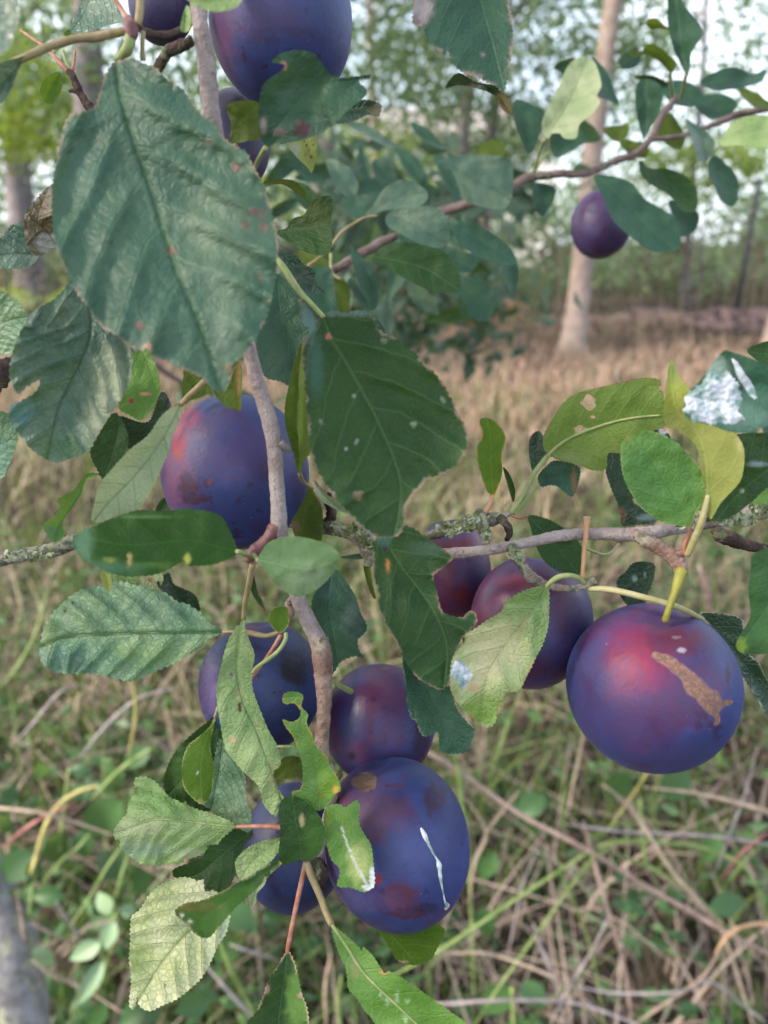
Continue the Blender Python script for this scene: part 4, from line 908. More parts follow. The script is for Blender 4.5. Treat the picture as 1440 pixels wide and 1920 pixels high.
# dried white streak running down the front plum
from mathutils.bvhtree import BVHTree
def on_plum(sk, x, y):
    w = wloc(sk); t = BVHTree.FromPolygons([w + v.co for v in sk.data.vertices], [tuple(p.vertices) for p in sk.data.polygons])
    h = t.ray_cast(CAMLOC, (P(x, y, 1.0) - CAMLOC).normalized())[0]
    return unP(np.array([h]))[2][0] if h is not None else .2
PT = pfs
st = [(789, 1552, 4), (793, 1560, 9), (800, 1575, 8), (807, 1590, 5), (813, 1602, 4), (819, 1611, 5), (823, 1622, 11), (824, 1634, 8), (826, 1648, 6), (829, 1665, 4), (834, 1690, 4), (838, 1697, 9), (834, 1704, 7)]
tube([(a, b, on_plum(pfs, a, b) - .00003) for a, b, w in st], [w for a, b, w in st], DROP, 'dried_streak', pfs, .3, 8, step=2.5)

# ------------------------------------------------------------------ leaves in the foreground, each a part of its branch
leaf(A, "218,117 240,112 262,117 290,128 320,155 345,172 370,205 400,232 418,258 440,275 460,285 470,305 478,320 492,342 500,370 508,395 513,420 520,450 518,490 512,540 500,590 486,620 472,640 455,668 436,680 430,698 427,718 420,732 405,732 399,729 385,712 361,698 333,687 312,677 287,668 276,650 257,656 236,642 215,625 194,614 177,593 163,573 146,548 130,520 118,490 109,470 101,430 98,375 101,330 112,277 120,240 134,217 174,204 184,188 195,150 208,125",
     "217,114 226,180 255,277 285,360 305,430 330,503 358,570 382,630 400,690 413,725", (15.6, 14.4, .25, .30, .1), 'big', 3.0, nv=8, quilt=1.5,
     spots=[(443, 314, 9, 8, (.17,.05,.05), .85, .4), (458, 422, 7, 8, (.15,.03,.035), .9, .4), (475, 396, 8, 5, (.15,.04,.045), .9, .4), (492, 402, 8, 11, (.17,.10,.08), .7, .5), (494, 425, 7, 7, (.22,.07,.07), .9, .4), (322, 470, 8, 8, (.18,.05,.055), .9, .4), (487, 520, 4, 9, (.17,.06,.06), .8, .5), (262, 610, 8, 8, (.24, .10, .10), .7, .4), (392, 268, 14, 4, (.25, .17, .15), .7, .5), (433, 690, 14, 9, BRN), (275, 655, 10, 14, PINK, .8, .3), (400, 440, 62, 90, (.22, .30, .19), .40, .8), (420, 600, 30, 80, (.24, .32, .22), .45, .8), (160, 330, 30, 60, (.08, .18, .13), .4, .8)],
     rim=(.34, .20, .14, 4), pet=("246,58,15.5 240,90,15.5 228,103,15.6 217,114,15.6", [20, 22, 16, 12], 'green'), label='largest leaf, blue green with small red spots, at upper left')
leaf(H, "150,545 132,532 104,560 69,580 49,604 31,642 21,677 19,708 33,738 50,724 75,712 69,733 45,750 19,764 21,791 35,812 62,844 100,866 122,862 153,853 170,837 188,805 208,774 229,743 243,712 248,670 236,642 210,600 180,560",
     "165,570 170,615 163,649 150,680 132,715 113,755 100,802 90,848", (17.2, 16.4, .35, .22, .1), 'blue', 2.4, quilt=1.2, spots=[(205, 720, 26, 70, (.38, .42, .27), .65, .6), (185, 790, 26, 50, (.42, .46, .30), .6, .6), (40, 775, 22, 26, TEALB, .7, .6), (110, 840, 50, 20, (.05, .14, .045), .6, .6)], label='broad crinkled leaf with a notch in its left side')  # soft pale patches paint highlights on its right side
leaf(H, "262,640 285,668 299,715 296,746 278,774 264,788 240,776 224,764 236,722 247,675", "262,645 278,685 288,715 284,745 268,785", (19.4, 19.0, .1, .15, 0), 'fresh', 1.8, spots=[(246, 752, 6, 5, (.3, .03, .03)), (272, 739, 12, 3, (.6, .25, .2), 1, .2)], label='small light green leaf with a red spot and dash')
leaf(H, "215,774 236,805 240,837 226,864 196,896 184,882 170,847 190,807", "222,775 222,810 212,850 197,893", (20.4, 20.2, .1, .1, 0), 'green', 1.8)
leaf(H, "222,781 278,792 302,736 319,757 316,785 299,800 270,832 243,842 232,820", "315,748 285,800 245,838", (21.2, 21.0, .1, .15, 0), 'dark', 2.0)
leaf(A, "338,755 325,762 302,781 278,816 243,844 208,882 187,909 177,944 173,979 208,972 243,961 264,948 288,909 302,878 316,847 322,820 334,795 343,764", "340,757 318,800 300,830 275,865 240,905 205,940 176,976", (17.6, 16.8, .35, .2, .1), 'pale', 1.2, quilt=.5, nv=7,
     pet=("385,713,17.0 368,730,17.2 352,745,17.4 340,758,17.6", [12, 12, 12, 10], 'tan'), label='narrow pale grey green leaf hanging from a tan stalk')
leaf(A, "444,1033 430,995 413,968 382,958 340,955 306,960 264,956 222,968 191,981 160,994 145,1001 137,1017 149,1041 174,1059 205,1073 243,1081 295,1076 326,1062 347,1050 352,1060 382,1060 405,1056 431,1045",
     "446,1034 405,1024 363,1013 300,1018 240,1022 190,1015 148,1008", (16.4, 15.6, -.25, .05, .2), 'deep', 1.6, quilt=.25, nv=6, spots=[(155, 1010, 18, 40, (.10, .22, .13), .7, .5), (200, 1065, 60, 12, (.06, .15, .09), .7, .5), (205, 1050, 16, 4, YEL, .6, .6), (265, 1060, 50, 4, (.10, .19, .02), .6, .8), (243, 1050, 4, 14, (.40, .30, .12)), (351, 1048, 6, 10, YEL, .9, .4), (270, 968, 50, 3, (.16, .26, .10), .5, .8)], pet=("470,1044,17.6 456,1038,16.9 445,1034,16.4", 9, 'green'), label='smooth dark green leaf lying level across the lower edge of the middle plum')  # yellow streaks paint light shining through the leaf edges
leaf(A, "483,1052 492,1032 503,1018 520,1010 553,1006 587,1012 617,1022 636,1040 633,1060 617,1083 593,1105 567,1117 545,1115 517,1093 500,1070", "482,1050 510,1054 537,1061 587,1064 640,1043", (16.6, 15.6, -.12, -.30, .1), 'soft', .8, quilt=.2, nv=6,
     spots=[(560, 1030, 80, 20, (.075, .155, .06), .85, .35), (585, 1090, 50, 20, (.22, .30, .19), .6, .5)], pet=("476,1040,17.4 480,1046,17.0 484,1051,16.6", 8, 'green'), label='blunt light green leaf with a shaded upper half')  # upper half painted darker, as the side turned from the light
leaf(A, "417,1185 405,1177 385,1163 375,1149 347,1132 333,1130 312,1114 285,1106 250,1097 222,1092 194,1097 153,1107 125,1125 101,1149 85,1173 78,1201 75,1225 83,1246 104,1258 132,1262 174,1262 215,1271 250,1276 274,1265 302,1253 333,1239 361,1222 382,1211 386,1199 404,1191",
     "418,1185 347,1186 243,1187 174,1190 121,1194 78,1212", (20.6, 20.0, -.30, -.10, .05), 'crisp', 3.0, quilt=1.7, nv=8, step=3.6,
     spots=[(130, 1240, 60, 22, (.05, .14, .12), .6, .6), (300, 1140, 60, 26, (.10, .20, .15), .4, .7), (90, 1200, 12, 40, (.30, .36, .12), .5, .6), (150, 1150, 60, 40, (.26, .36, .20), .5, .7), (280, 1225, 90, 26, (.20, .32, .11), .5, .7), (122, 1145, 3, 4, DKR), (136, 1130, 3, 3, DKR)],
     pet=("525,1187,19.9 500,1192,20.0 460,1184,20.3 417,1185,20.6", [7, 8, 7, 6], 'tan'), label='crisp crinkled leaf pointing left, fully in focus')
leaf(B, "295,1095 316,1074 326,1096 361,1112 373,1133 371,1147 337,1130 318,1118", "312,1078 335,1115 371,1143", (22.4, 22.6, .2, .2, 0), 'dark', 1.6)
leaf(B, "205,1072 240,1070 262,1085 240,1100 215,1096", "205,1075 235,1085 260,1090", (22.2, 22.2, .1, .1, 0), 'sage', 1.2)
leaf(B, "262,1072 292,1070 306,1085 290,1108 268,1098", "265,1072 280,1085 292,1105", (22, 22, .1, .1, 0), 'cream', 1.2, spots=[(282, 1086, 5, 4, (.5, .18, .14))])
leaf(B, "191,1070 203,1076 209,1092 206,1106 200,1107 193,1095 188,1080", "195,1070 200,1090 203,1107", (19.5, 19.5, 0, .1, 0), 'yell', .6)
leaf(B, "187,889 163,888 147,908 135,923 108,937 113,951 104,968 83,982 87,1000 101,1017 121,1003 116,981 139,948 153,923 161,902 176,893", "188,889 162,894 144,930 125,960 105,990 101,1016", (20.8, 20.4, .1, .25, .1), 'fresh', 1.0, spots=[(97, 1000, 14, 14, TEALB, .6, .5)], label='small twisted leaf curling over at far left')
leaf(H, "-70,600 -30,560 0,547 21,555 42,576 50,594 38,621 21,660 0,664 -40,650", "-60,620 -10,610 20,600 48,594", (19, 18.4, -.15, .15, 0), 'crisp', 2.2, quilt=.6)
leaf(H, "-60,820 -20,780 0,772 21,781 33,809 28,840 14,875 0,897 -40,880", "-60,840 -20,835 10,830 32,812", (19.3, 19.0, -.15, .15, 0), 'crisp', 2.2, quilt=.5, spots=[(0, 860, 26, 40, (.14, .28, .20), .6, .6)])
leaf(H, "-40,460 0,448 17,427 26,421 41,420 49,450 56,470 73,479 56,498 35,503 0,502 -40,505", "75,478 40,475 0,478 -40,485", (19.6, 19.0, -.15, .15, 0), 'silver', 2.2, quilt=.7, label='silvery crinkled leaf at the left edge')
leaf(H, "92,350 66,377 45,409 49,446 56,470 75,479 108,455 112,400 108,352", "106,460 85,430 70,410 90,352", (19.2, 18.6, .2, .3, 0), 'tan', 2.0, quilt=.7, spots=[(88, 455, 20, 16, (.42, .42, .42), .8, .4)], label='withered brown and silver leaf curled at the left edge')
leaf(E, "-60,-40 0,-40 34,0 36,38 28,65 20,84 0,105 -60,120", "-60,60 0,40 36,10", (12.5, 12.4, .1, .1, 0), 'silver', 0, quilt=.3)
leaf(E, "49,106 35,108 0,118 -30,140 -30,215 0,199 22,165 34,130", "50,106 20,140 -30,190", (15.2, 15.0, .15, .25, 0), 'silver', 1.0, quilt=.5, label='blurred silvery leaf on the tan stalk at the left edge')
leaf(E, "150,-30 157,0 146,20 131,56 150,62 185,52 222,42 229,37 215,10 208,-30", "180,-40 160,20 134,58", (19.0, 18.6, -.2, .3, 0), 'silver', 1.8, quilt=.5)
leaf(E, "112,135 95,140 82,150 75,169 82,187 97,195 112,176 117,155", "115,130 98,160 92,192", (20.0, 20.0, .1, .1, 0), 'back', 0)
leaf(E, "120,62 130,55 146,56 160,66 150,74 128,74", "146,72 130,62 122,58", (19.4, 19.4, 0, .1, 0), 'olive', 0)
leaf(A, "330,-40 352,0 375,15 405,22 435,17 454,0 460,-40", "460,-30 400,0 352,2", (14.2, 14.2, .1, .1, 0), 'sage', 0, quilt=.2)
leaf(E, "350,10 342,30 338,56 350,60 358,50 357,20", "350,5 347,30 346,58", (15.6, 15.6, 0, .1, 0), 'sage', 0)
leaf(A, "500,275 487,250 485,208 490,171 500,152 525,135 535,125 529,118 509,117 525,102 554,95 587,100 604,121 627,144 667,144 692,139 694,147 677,148 673,156 687,167 683,181 650,208 621,237 587,256 542,267 517,268",
     "498,277 516,244 542,212 579,170 625,155 690,150", (15.8, 15.2, -.2, .25, .1), 'teal', 1.4, quilt=.35, nv=6, spots=[(567, 243, 16, 13, (.06, .025, .03)), (560, 228, 8, 5, (.14, .07, .06), .8, .4), (531, 124, 7, 9, (.50, .28, .18), 1, .3), (525, 248, 14, 8, (.16, .10, .11), .7, .4), (494, 235, 6, 16, (.34, .24, .22), .7, .4), (600, 190, 60, 30, (.045, .13, .06), .5, .7)],
     pet=("474,322,16.6 485,300,16.2 498,277,15.8", [10, 9, 10], 'green'), label='ragged dark leaf laid over the top plum')
leaf(A, "560,240 590,235 625,231 658,229 690,215 708,219 716,202 708,192 675,187 640,190 600,200", "560,235 620,215 712,200", (16.8, 16.6, .1, .2, 0), 'dark', 1.6, quilt=.2, spots=[(705, 208, 14, 12, (.08, .07, .03), .8, .4)])
leaf(A, "442,268 431,262 433,233 425,200 442,190 479,190 487,208 487,258 465,264", "440,272 455,255 472,235 486,205", (17.6, 17.2, .1, .1, 0), 'olive', .6, spots=[(455, 230, 40, 40, (.05, .08, .012), .6, .6)], pet=("432,290,17.8 442,270,17.6", 7, 'green'))
leaf(A, "537,265 567,255 592,250 592,292 585,323 575,312 554,292", "566,250 572,285 584,322", (18.2, 18.2, .2, .2, 0), 'yell', .8, spots=[(575, 272, 2, 3, DKR), (580, 282, 2, 2, DKR), (572, 290, 2, 2, DKR), (583, 295, 2, 3, DKR), (588, 272, 2, 2, DKR), (578, 304, 2, 2, DKR), (585, 262, 2, 2, DKR), (570, 265, 2, 2, DKR), (551, 283, 12, 16, GRY, .8, .4)], label='small yellow leaf tip with dark specks under the top plum')
leaf(D_, "515,435 537,428 550,410 571,402 583,379 612,367 623,375 621,408 622,458 612,477 587,477 562,467 537,450", "514,435 545,433 580,427 622,406", (20.5, 20.0, .15, .25, 0), 'green', .8, quilt=.2, nv=5, spots=[(590, 400, 40, 22, (.045, .075, .018), .7, .4)])
leaf(A, "492,346 504,337 546,337 565,350 579,371 558,362 529,346", "492,343 530,345 578,370", (21, 21.5, 0, .1, 0), 'olive', 0, spots=[(530, 345, 50, 16, (.10, .11, .02), .6, .6)])
leaf(J, "800,-100 780,-40 778,0 775,42 792,50 800,67 817,87 833,102 840,90 850,117 867,133 892,144 917,154 933,162 944,172 954,125 960,83 958,33 954,0 960,-60 920,-100", "870,-110 900,0 925,90 944,168", (17.4, 17.0, .2, .2, 0), 'teal', 2.6, quilt=.4, nv=7, spots=[(790, 15, 22, 28, (.34, .28, .30), .8, .4), (780, 42, 8, 12, (.20, .12, .12), .8, .4), (886, 142, 20, 6, (.30, .22, .2), .8, .4)], holes=[(906, 101, 3, 3)], rim=(.3, .2, .18, 3), pet=("850,-100,17.0 862,-108,17.2 870,-112,17.4", 8, 'tan'), label='ragged dark teal leaf hanging from the top edge')
leaf(J, "835,166 858,137 892,154 925,160 950,179 962,208 956,216 937,200 929,181 900,167 858,159", "838,162 880,155 925,170 957,212", (18.0, 18.4, 0, .3, 0), 'teal', .8, quilt=.2, spots=[(945, 195, 18, 26, (.34, .28, .16), .95, .3), (890, 158, 30, 7, (.24, .19, .16), .7, .5)], label='curled leaf edge with a withered tip')

# out of focus leaves round the small background plum
BK = [
 ("1024,259 1016,232 1031,195 1050,157 1065,124 1087,107 1110,112 1121,131 1127,161 1118,180 1125,190 1110,214 1087,232 1080,258 1058,259 1050,250 1035,250", "1020,262 1045,225 1070,180 1098,115", 'pale', 34, "1003,322,36 1010,290,35 1020,262,34"),
 ("1110,109 1125,120 1140,139 1151,169 1159,195 1140,187 1122,180 1120,150", "1112,112 1135,150 1156,192", 'teal', 35.5, None),
 ("1039,124 1072,109 1080,118 1061,139 1050,135", "1075,115 1060,122 1041,125", 'teal', 36, None),
 ("967,187 994,195 1020,210 1016,240 994,289 975,255 963,217", "965,185 985,230 994,285", 'teal', 36, None),
 ("1031,262 1045,242 1087,244 1102,262 1080,277 1042,296", "1030,285 1060,265 1100,262", 'teal', 37, "1000,325,37 1015,300,37 1030,285,37"),
 ("1246,-40 1252,0 1252,45 1264,94 1279,124 1288,142 1294,120 1297,97 1316,67 1312,49 1290,22 1279,0 1276,-40", "1286,140 1278,80 1264,-30", 'teal', 35, "1276,185,38 1282,165,36.5 1286,140,35"),
 ("1215,37 1230,35 1249,49 1260,54 1240,55 1215,52", "1258,52 1235,46 1216,44", 'olive', 38, None),
 ("1179,96 1204,96 1211,84 1230,84 1256,105 1269,120 1256,135 1237,116 1211,101 1189,107", "1258,130 1245,110 1215,94 1181,98", 'olive', 36.5, "1262,180,38.5 1258,155,37.5 1257,132,36.5"),
 ("1200,150 1230,154 1243,172 1237,210 1219,240 1207,259 1196,225 1191,180", "1208,257 1214,215 1212,155", 'teal', 36, None),
 ("1189,144 1222,141 1252,157 1240,166 1215,156", "1252,160 1220,148 1190,145", 'teal', 37.5, None),
 ("1312,154 1342,135 1380,127 1410,139 1436,131 1430,150 1417,157 1387,165 1342,169", "1310,158 1350,152 1432,134", 'teal', 37, None),
 ("1286,225 1312,240 1339,262 1335,289 1320,307 1305,289 1297,259", "1285,222 1315,255 1322,305", 'blue', 36, None),
 ("1339,292 1361,307 1384,337 1380,382 1357,382 1342,356 1327,319", "1328,292 1350,330 1368,382", 'teal', 37, "1318,275,38 1325,285,37.5 1330,295,37"),
 ("1200,300 1219,315 1256,317 1294,337 1307,360 1305,394 1279,394 1256,367 1219,345 1200,322", "1190,302 1240,330 1300,388", 'green', 36, None),
 ("1114,330 1155,332 1185,345 1211,375 1245,394 1271,416 1275,461 1252,472 1219,469 1177,439 1147,409 1132,371", "1116,330 1160,365 1210,420 1262,465", 'teal', 34.5, None),
 ("1256,375 1307,398 1307,425 1290,442 1268,440 1262,410", "1256,378 1280,410 1298,440", 'teal', 38, None),
 ("1000,345 1030,347 1042,360 1030,390 1015,405 1003,385", "1005,340 1018,370 1015,403", 'teal', 37.5, None),
 ("1131,240 1160,237 1178,232 1175,255 1160,266 1142,258", "1132,240 1155,252 1175,242", 'olive', 38.5, None),
 ("1350,270 1380,225 1440,217 1500,240 1450,277 1390,272", "1350,265 1400,250 1490,240", 'sage', 33, None),
 ("1225,210 1260,215 1285,260 1270,280 1240,262 1228,240", "1225,215 1250,245 1275,278", 'olive', 39.5, None),
 ("1160,262 1190,265 1215,275 1210,295 1180,290", "1160,265 1190,280 1212,290", 'olive', 39.5, None),
 ("1380,160 1420,175 1440,190 1470,200 1430,205 1400,190", "1378,162 1420,190 1460,200", 'olive', 39, None),
 ("1060,235 1090,225 1115,240 1125,262 1100,268 1070,258", "1060,240 1090,248 1122,260", 'green', 40, None),
 ("1240,160 1275,150 1310,165 1318,190 1290,200 1255,190", "1242,165 1280,178 1315,190", 'teal', 40, None),
 ("1300,190 1345,175 1380,190 1370,215 1330,222", "1300,192 1340,200 1372,212", 'teal', 41, None),
 ("1195,90 1160,110 1170,130 1200,120", "1198,95 1180,110 1165,128", 'teal', 42, None),
]
for o, m, mt, d, pt in BK:
    leaf(C, o, m, (d, d - .4, .4, .4, .1), mt, .8, quilt=.3, nv=6, pet=(pt, 6, 'green') if pt else None, step=5)
MD = [
 ("825,300 858,292 900,290 954,300 962,340 958,375 942,392 900,387 871,375 842,346 821,317", "822,300 870,325 955,372", 'blue', 36),
 ("821,306 846,320 862,358 862,373 842,358", "822,306 845,340 862,372", 'teal', 35),
 ("700,383 725,350 758,337 796,354 800,375 775,390 725,394 687,404", "690,402 740,372 798,360", 'blue', 33),
 ("733,396 796,387 833,400 844,437 833,462 796,462 758,442 725,421", "708,400 760,415 838,458", 'blue', 32),
 ("844,417 883,417 921,437 954,462 969,492 942,496 892,479 858,450", "846,418 900,450 966,492", 'teal', 31),
 ("945,490 968,492 972,520 962,550 950,535 942,510", "955,490 960,515 960,548", 'teal', 32),
 ("697,484 720,461 757,454 814,465 844,484 862,517 857,544 825,549 787,536 750,517 716,495", "698,480 750,490 800,505 858,542", 'green', 29),
 ("656,461 682,484 705,510 714,544 709,570 697,581 682,551 667,514", "656,461 684,505 700,580", 'teal', 30),
 ("652,525 672,520 690,545 697,580 680,575 662,550", "655,524 675,545 694,578", 'teal', 31),
 ("585,502 615,500 625,520 632,575 628,590 600,580 575,560 560,530", "584,503 600,540 625,588", 'teal', 30),
 ("495,532 521,514 551,544 570,570 581,630 562,660 549,720 525,714 499,707 488,682 482,640", "520,515 525,580 540,650 548,716", 'teal', 21),
 ("667,583 697,589 712,605 722,622 715,640 700,625 680,605", "667,584 695,603 720,638", 'teal', 19.5),
 ("545,340 580,350 610,385 600,400 570,390 555,370", "545,342 575,370 605,398", 'green', 33),
 ("612,300 650,310 672,345 660,372 630,350", "612,302 640,335 662,370", 'blue', 36),
 ("700,300 730,310 745,330 730,345 705,335", "700,302 720,325 740,340", 'teal', 40),
 ("620,520 655,535 650,590 625,600 610,560", "620,522 635,560 628,598", 'olive', 34),
 ("560,470 600,480 620,500 600,512 570,500", "560,472 590,490 618,505", 'olive', 33),
 ("640,375 690,365 720,385 700,410 660,405", "640,380 680,388 715,395", 'teal', 34),
 ("860,530 900,520 930,560 915,600 880,590", "860,532 890,560 918,598", 'teal', 42),
 ("745,440 800,445 860,470 900,480 880,510 830,500 780,475", "745,442 810,470 885,500", 'teal', 36),
 ("640,225 680,232 715,250 745,275 720,272 680,252", "640,226 690,245 742,274", 'blue', 38),
 ("770,230 800,240 820,262 838,280 815,275 785,255", "770,232 800,255 836,278", 'teal', 38),
 ("885,300 905,270 930,262 950,275 935,300 905,310", "886,305 910,288 948,275", 'olive', 40),
 ("780,420 830,440 870,500 840,510 800,480", "780,422 820,460 848,508", 'blue', 38),
]
rq = np.random.RandomState(9)
for k in range(46):
    cx, cy = [(rq.uniform(520, 960), rq.uniform(260, 520)), (rq.uniform(560, 900), rq.uniform(430, 600)), (rq.uniform(640, 960), rq.uniform(330, 420))][k % 3]
    a = rq.uniform(0, 6.28); l = rq.uniform(34, 62); w = l * rq.uniform(.26, .40); e = np.array([math.cos(a), math.sin(a)]); n = np.array([-e[1], e[0]]); bnd = rq.uniform(-.2, .2)
    o = ' '.join('%.0f,%.0f' % tuple(np.array([cx, cy]) + e * l * (t - .5) * 2 + n * (s * w + bnd * l * (1 - (2 * t - 1) ** 2))) for t, s in ((0, 0), (.15, .5), (.4, 1), (.7, .85), (.9, .4), (1, 0), (.9, -.4), (.7, -.85), (.4, -1), (.15, -.5)))
    m = ' '.join('%.0f,%.0f' % tuple(np.array([cx, cy]) + e * l * (t - .5) * 2 + n * bnd * l * (1 - (2 * t - 1) ** 2)) for t in (0, .5, 1))
    MD.append((o, m, ['teal', 'green', 'dark', 'teal', 'blue', 'dark'][k % 6], rq.uniform(42, 75)))
for i, (o, m, mt, d) in enumerate(MD):
    leaf(D_, o, m, (d, d - .4, .3, .35, .1), mt, 1.6 if 481 < i < 0 or d < 25 else .6, quilt=.3, nv=6, step=5)
leaf(D_, "521,469 545,475 570,497 590,510 587,530 607,545 600,549 570,545 545,520 530,500", "521,470 555,505 604,546", (18.6, 19, .1, .1, 0), 'dark', 2.6, step=4)

# the big centre leaf and its neighbours
leaf(A, "607,594 622,583 645,588 667,583 690,587 701,608 720,626 742,634 757,649 780,664 795,682 817,703 836,731 851,761 866,791 877,812 873,840 859,870 836,885 817,892 802,895 782,917 770,930 760,947 755,978 750,1000 730,1008 703,1002 673,983 650,960 627,930 607,900 589,868 581,832 576,757 572,701 568,652 581,618 566,602 562,562 574,568 590,590",
     "607,595 622,637 652,685 694,761 718,812 739,862 752,920 740,1004", (17.6, 16.4, .15, .22, .1), 'green', 2.8, quilt=.9, nv=7, spots=[(578, 600, 16, 36, (.14, .24, .24), .8, .4), (650, 586, 50, 7, (.14, .22, .20), .8, .5), (616, 631, 6, 6, (.5, .14, .1)), (593, 690, 14, 50, (.06, .15, .13), .6, .6), (672, 930, 8, 8, (.22, .14, .08)), (664, 745, 3, 3, GRY), (668, 828, 3, 3, GRY), (648, 844, 3, 3, GRY), (706, 832, 2, 2, GRY), (830, 750, 4, 4, (.14, .24, .13)), (775, 796, 7, 3, (.22, .36, .16)), (720, 640, 6, 4, (.3, .22, .12), .7, .4), (601, 792, 4, 4, GRY, .6, .4)],
     rim=(.30, .17, .12, 3), pet=("519,486,18.4 535,507,18.2 559,544,17.9 585,572,17.7 607,595,17.6", [12, 14, 13, 11, 10], 'green'), label='big smooth dark green leaf in the centre')
# second strong vein of the same leaf is part of its pattern; folded neighbour
leaf(A, "568,640 551,682 540,731 534,765 536,802 551,851 561,889 571,862 583,845 581,800 576,757 572,701", "562,888 560,830 556,760 566,655", (18.4, 18.6, .1, .3, 0), 'olive', 1.0, quilt=.3, spots=[(555, 760, 22, 90, (.10, .17, .035), .7, .6)], pet=("585,915,19.6 570,905,19.0 562,888,18.4", 8, 'tan'), label='olive leaf folded shut against the centre leaf')
leaf(B, "757,984 773,987 790,998 807,1013 827,1027 848,1043 843,1053 827,1067 812,1080 818,1107 827,1143 840,1153 867,1158 877,1148 890,1148 892,1170 867,1193 857,1213 848,1240 850,1267 830,1292 803,1283 780,1267 757,1233 743,1203 723,1170 712,1133 705,1087 700,1047 703,1013 720,1003 740,1003",
     "717,1004 735,1035 752,1062 778,1095 803,1130 825,1170 838,1215 832,1288", (18.9, 17.9, .1, .2, .1), 'green', 1.8, quilt=.8, nv=8, spots=[(727, 1060, 4, 13, (.50, .20, .04), 1, .3), (722, 1030, 3, 10, DKR), (800, 1030, 34, 14, (.05, .11, .08), .6, .6), (720, 1015, 14, 10, TEALB, .6, .5)], rim=(.35, .20, .12, 3), label='long torn dark leaf below the centre with a small orange slit')
leaf(B, "757,1230 760,1280 763,1313 771,1345 780,1352 794,1380 821,1375 826,1407 849,1416 876,1407 883,1389 890,1370 876,1352 858,1329 849,1295 830,1280 800,1270", "775,1232 800,1290 830,1350 860,1412", (19.6, 19.6, .1, .2, 0), 'teal', 1.8, quilt=.45, spots=[(830, 1340, 50, 60, (.035, .10, .055), .6, .6)], rim=(.3, .35, .2, 2.5))
leaf(B, "1027,1099 1009,1100 982,1109 950,1127 940,1146 913,1164 890,1180 867,1194 869,1205 851,1228 846,1251 844,1279 849,1302 872,1334 895,1352 917,1363 929,1352 931,1334 943,1320 950,1299 972,1295 982,1279 1000,1242 1018,1205 1027,1173 1029,1137",
     "1024,1100 1005,1137 980,1170 954,1201 917,1260 905,1300 900,1342", (18.6, 18.4, .3, .25, .1), 'sage', 1.9, quilt=.7, nv=7, spots=[(930, 1210, 60, 44, (.62, .60, .32), .95, .5), (900, 1265, 52, 40, (.64, .60, .34), .95, .5), (985, 1170, 22, 40, (.22, .32, .10), .5, .6), (1010, 1200, 16, 70, (.10, .22, .06), .8, .4), (950, 1310, 60, 40, (.20, .36, .07), .6, .5), (900, 1330, 40, 30, (.20, .34, .05), .8, .4), (985, 1118, 50, 16, (.13, .25, .05), .8, .4), (980, 1172, 6, 12, (.45, .27, .17), .7, .4), (888, 1290, 10, 6, (.65, .35, .2), .8, .4), (868, 1200, 6, 8, DKR)],
     rim=(.35, .25, .10, 3), pet=("1096,1093,18.9 1075,1080,18.6 1045,1083,18.5 1024,1100,18.6", [9, 10, 11, 9], 'green'), drops=["853,1238 868,1243 880,1256 888,1268 880,1278 872,1290 866,1293 860,1280 849,1270 846,1255"], label='pale yellow green leaf with a white bird dropping on its left edge')
leaf(B, "991,967 1027,974 1055,990 1082,1013 1094,1036 1092,1063 1082,1079 1050,1072 1023,1054 1005,1022 996,990", "990,967 1030,1010 1086,1076", (20.6, 20.2, .15, .2, 0), 'green', 1.6, quilt=.3, pet=("956,966,20.3 975,972,20.6 990,967,20.6", 4, 'red'))
leaf(B, "1156,1093 1174,1072 1188,1056 1211,1054 1227,1061 1222,1095 1213,1114 1205,1140 1174,1132", "1170,1125 1190,1095 1215,1058", (20.8, 20.6, .1, .15, 0), 'dark', 2.0, spots=[(1190, 1085, 5, 7, (.3, .4, .42), .8, .4), (1209, 1078, 2, 5, (.3, .4, .42), .8, .4)])
leaf(B, "1312,1150 1353,1150 1390,1160 1394,1178 1403,1224 1422,1242 1442,1279 1500,1340 1500,1400 1440,1343 1422,1315 1394,1270 1367,1237 1344,1201 1330,1169", "1318,1160 1350,1185 1385,1230 1430,1290 1490,1370", (19.6, 20.2, .1, .2, 0), 'dark', 1.4, quilt=.3, pet=("1103,1104,18.9 1147,1106,18.6 1215,1122,18.2 1275,1140,18.4 1318,1162,19.2", [10, 12, 12, 12, 9], 'pale'), rim=(.35, .42, .28, 2.5), label='dark leaf at the right edge on a long pale stalk')
leaf(B, "1412,1040 1440,1030 1500,1030 1500,1222 1440,1226 1415,1226 1390,1224 1380,1210 1390,1187 1408,1155 1403,1109 1408,1063", "1500,1040 1450,1120 1385,1215", (17.2, 17.0, .1, .2, 0), 'green', .4, quilt=.2, spots=[(1430, 1130, 40, 90, (.045, .14, .04), .7, .6), (1388, 1210, 14, 16, (.24, .36, .03), .7, .5)])
leaf(B, "900,787 919,785 937,800 948,822 941,852 941,890 927,927 915,924 904,897 894,845 904,817", "925,928 921,880 920,830 915,788", (20.2, 20.0, .1, .12, 0), 'back', .3, quilt=.15, rim=(.45, .28, .05, 4), pet=("908,962,20.2 918,948,20.2 925,928,20.2", [11, 9, 7], 'orange'), label='small bright green upright leaf with an orange foot')
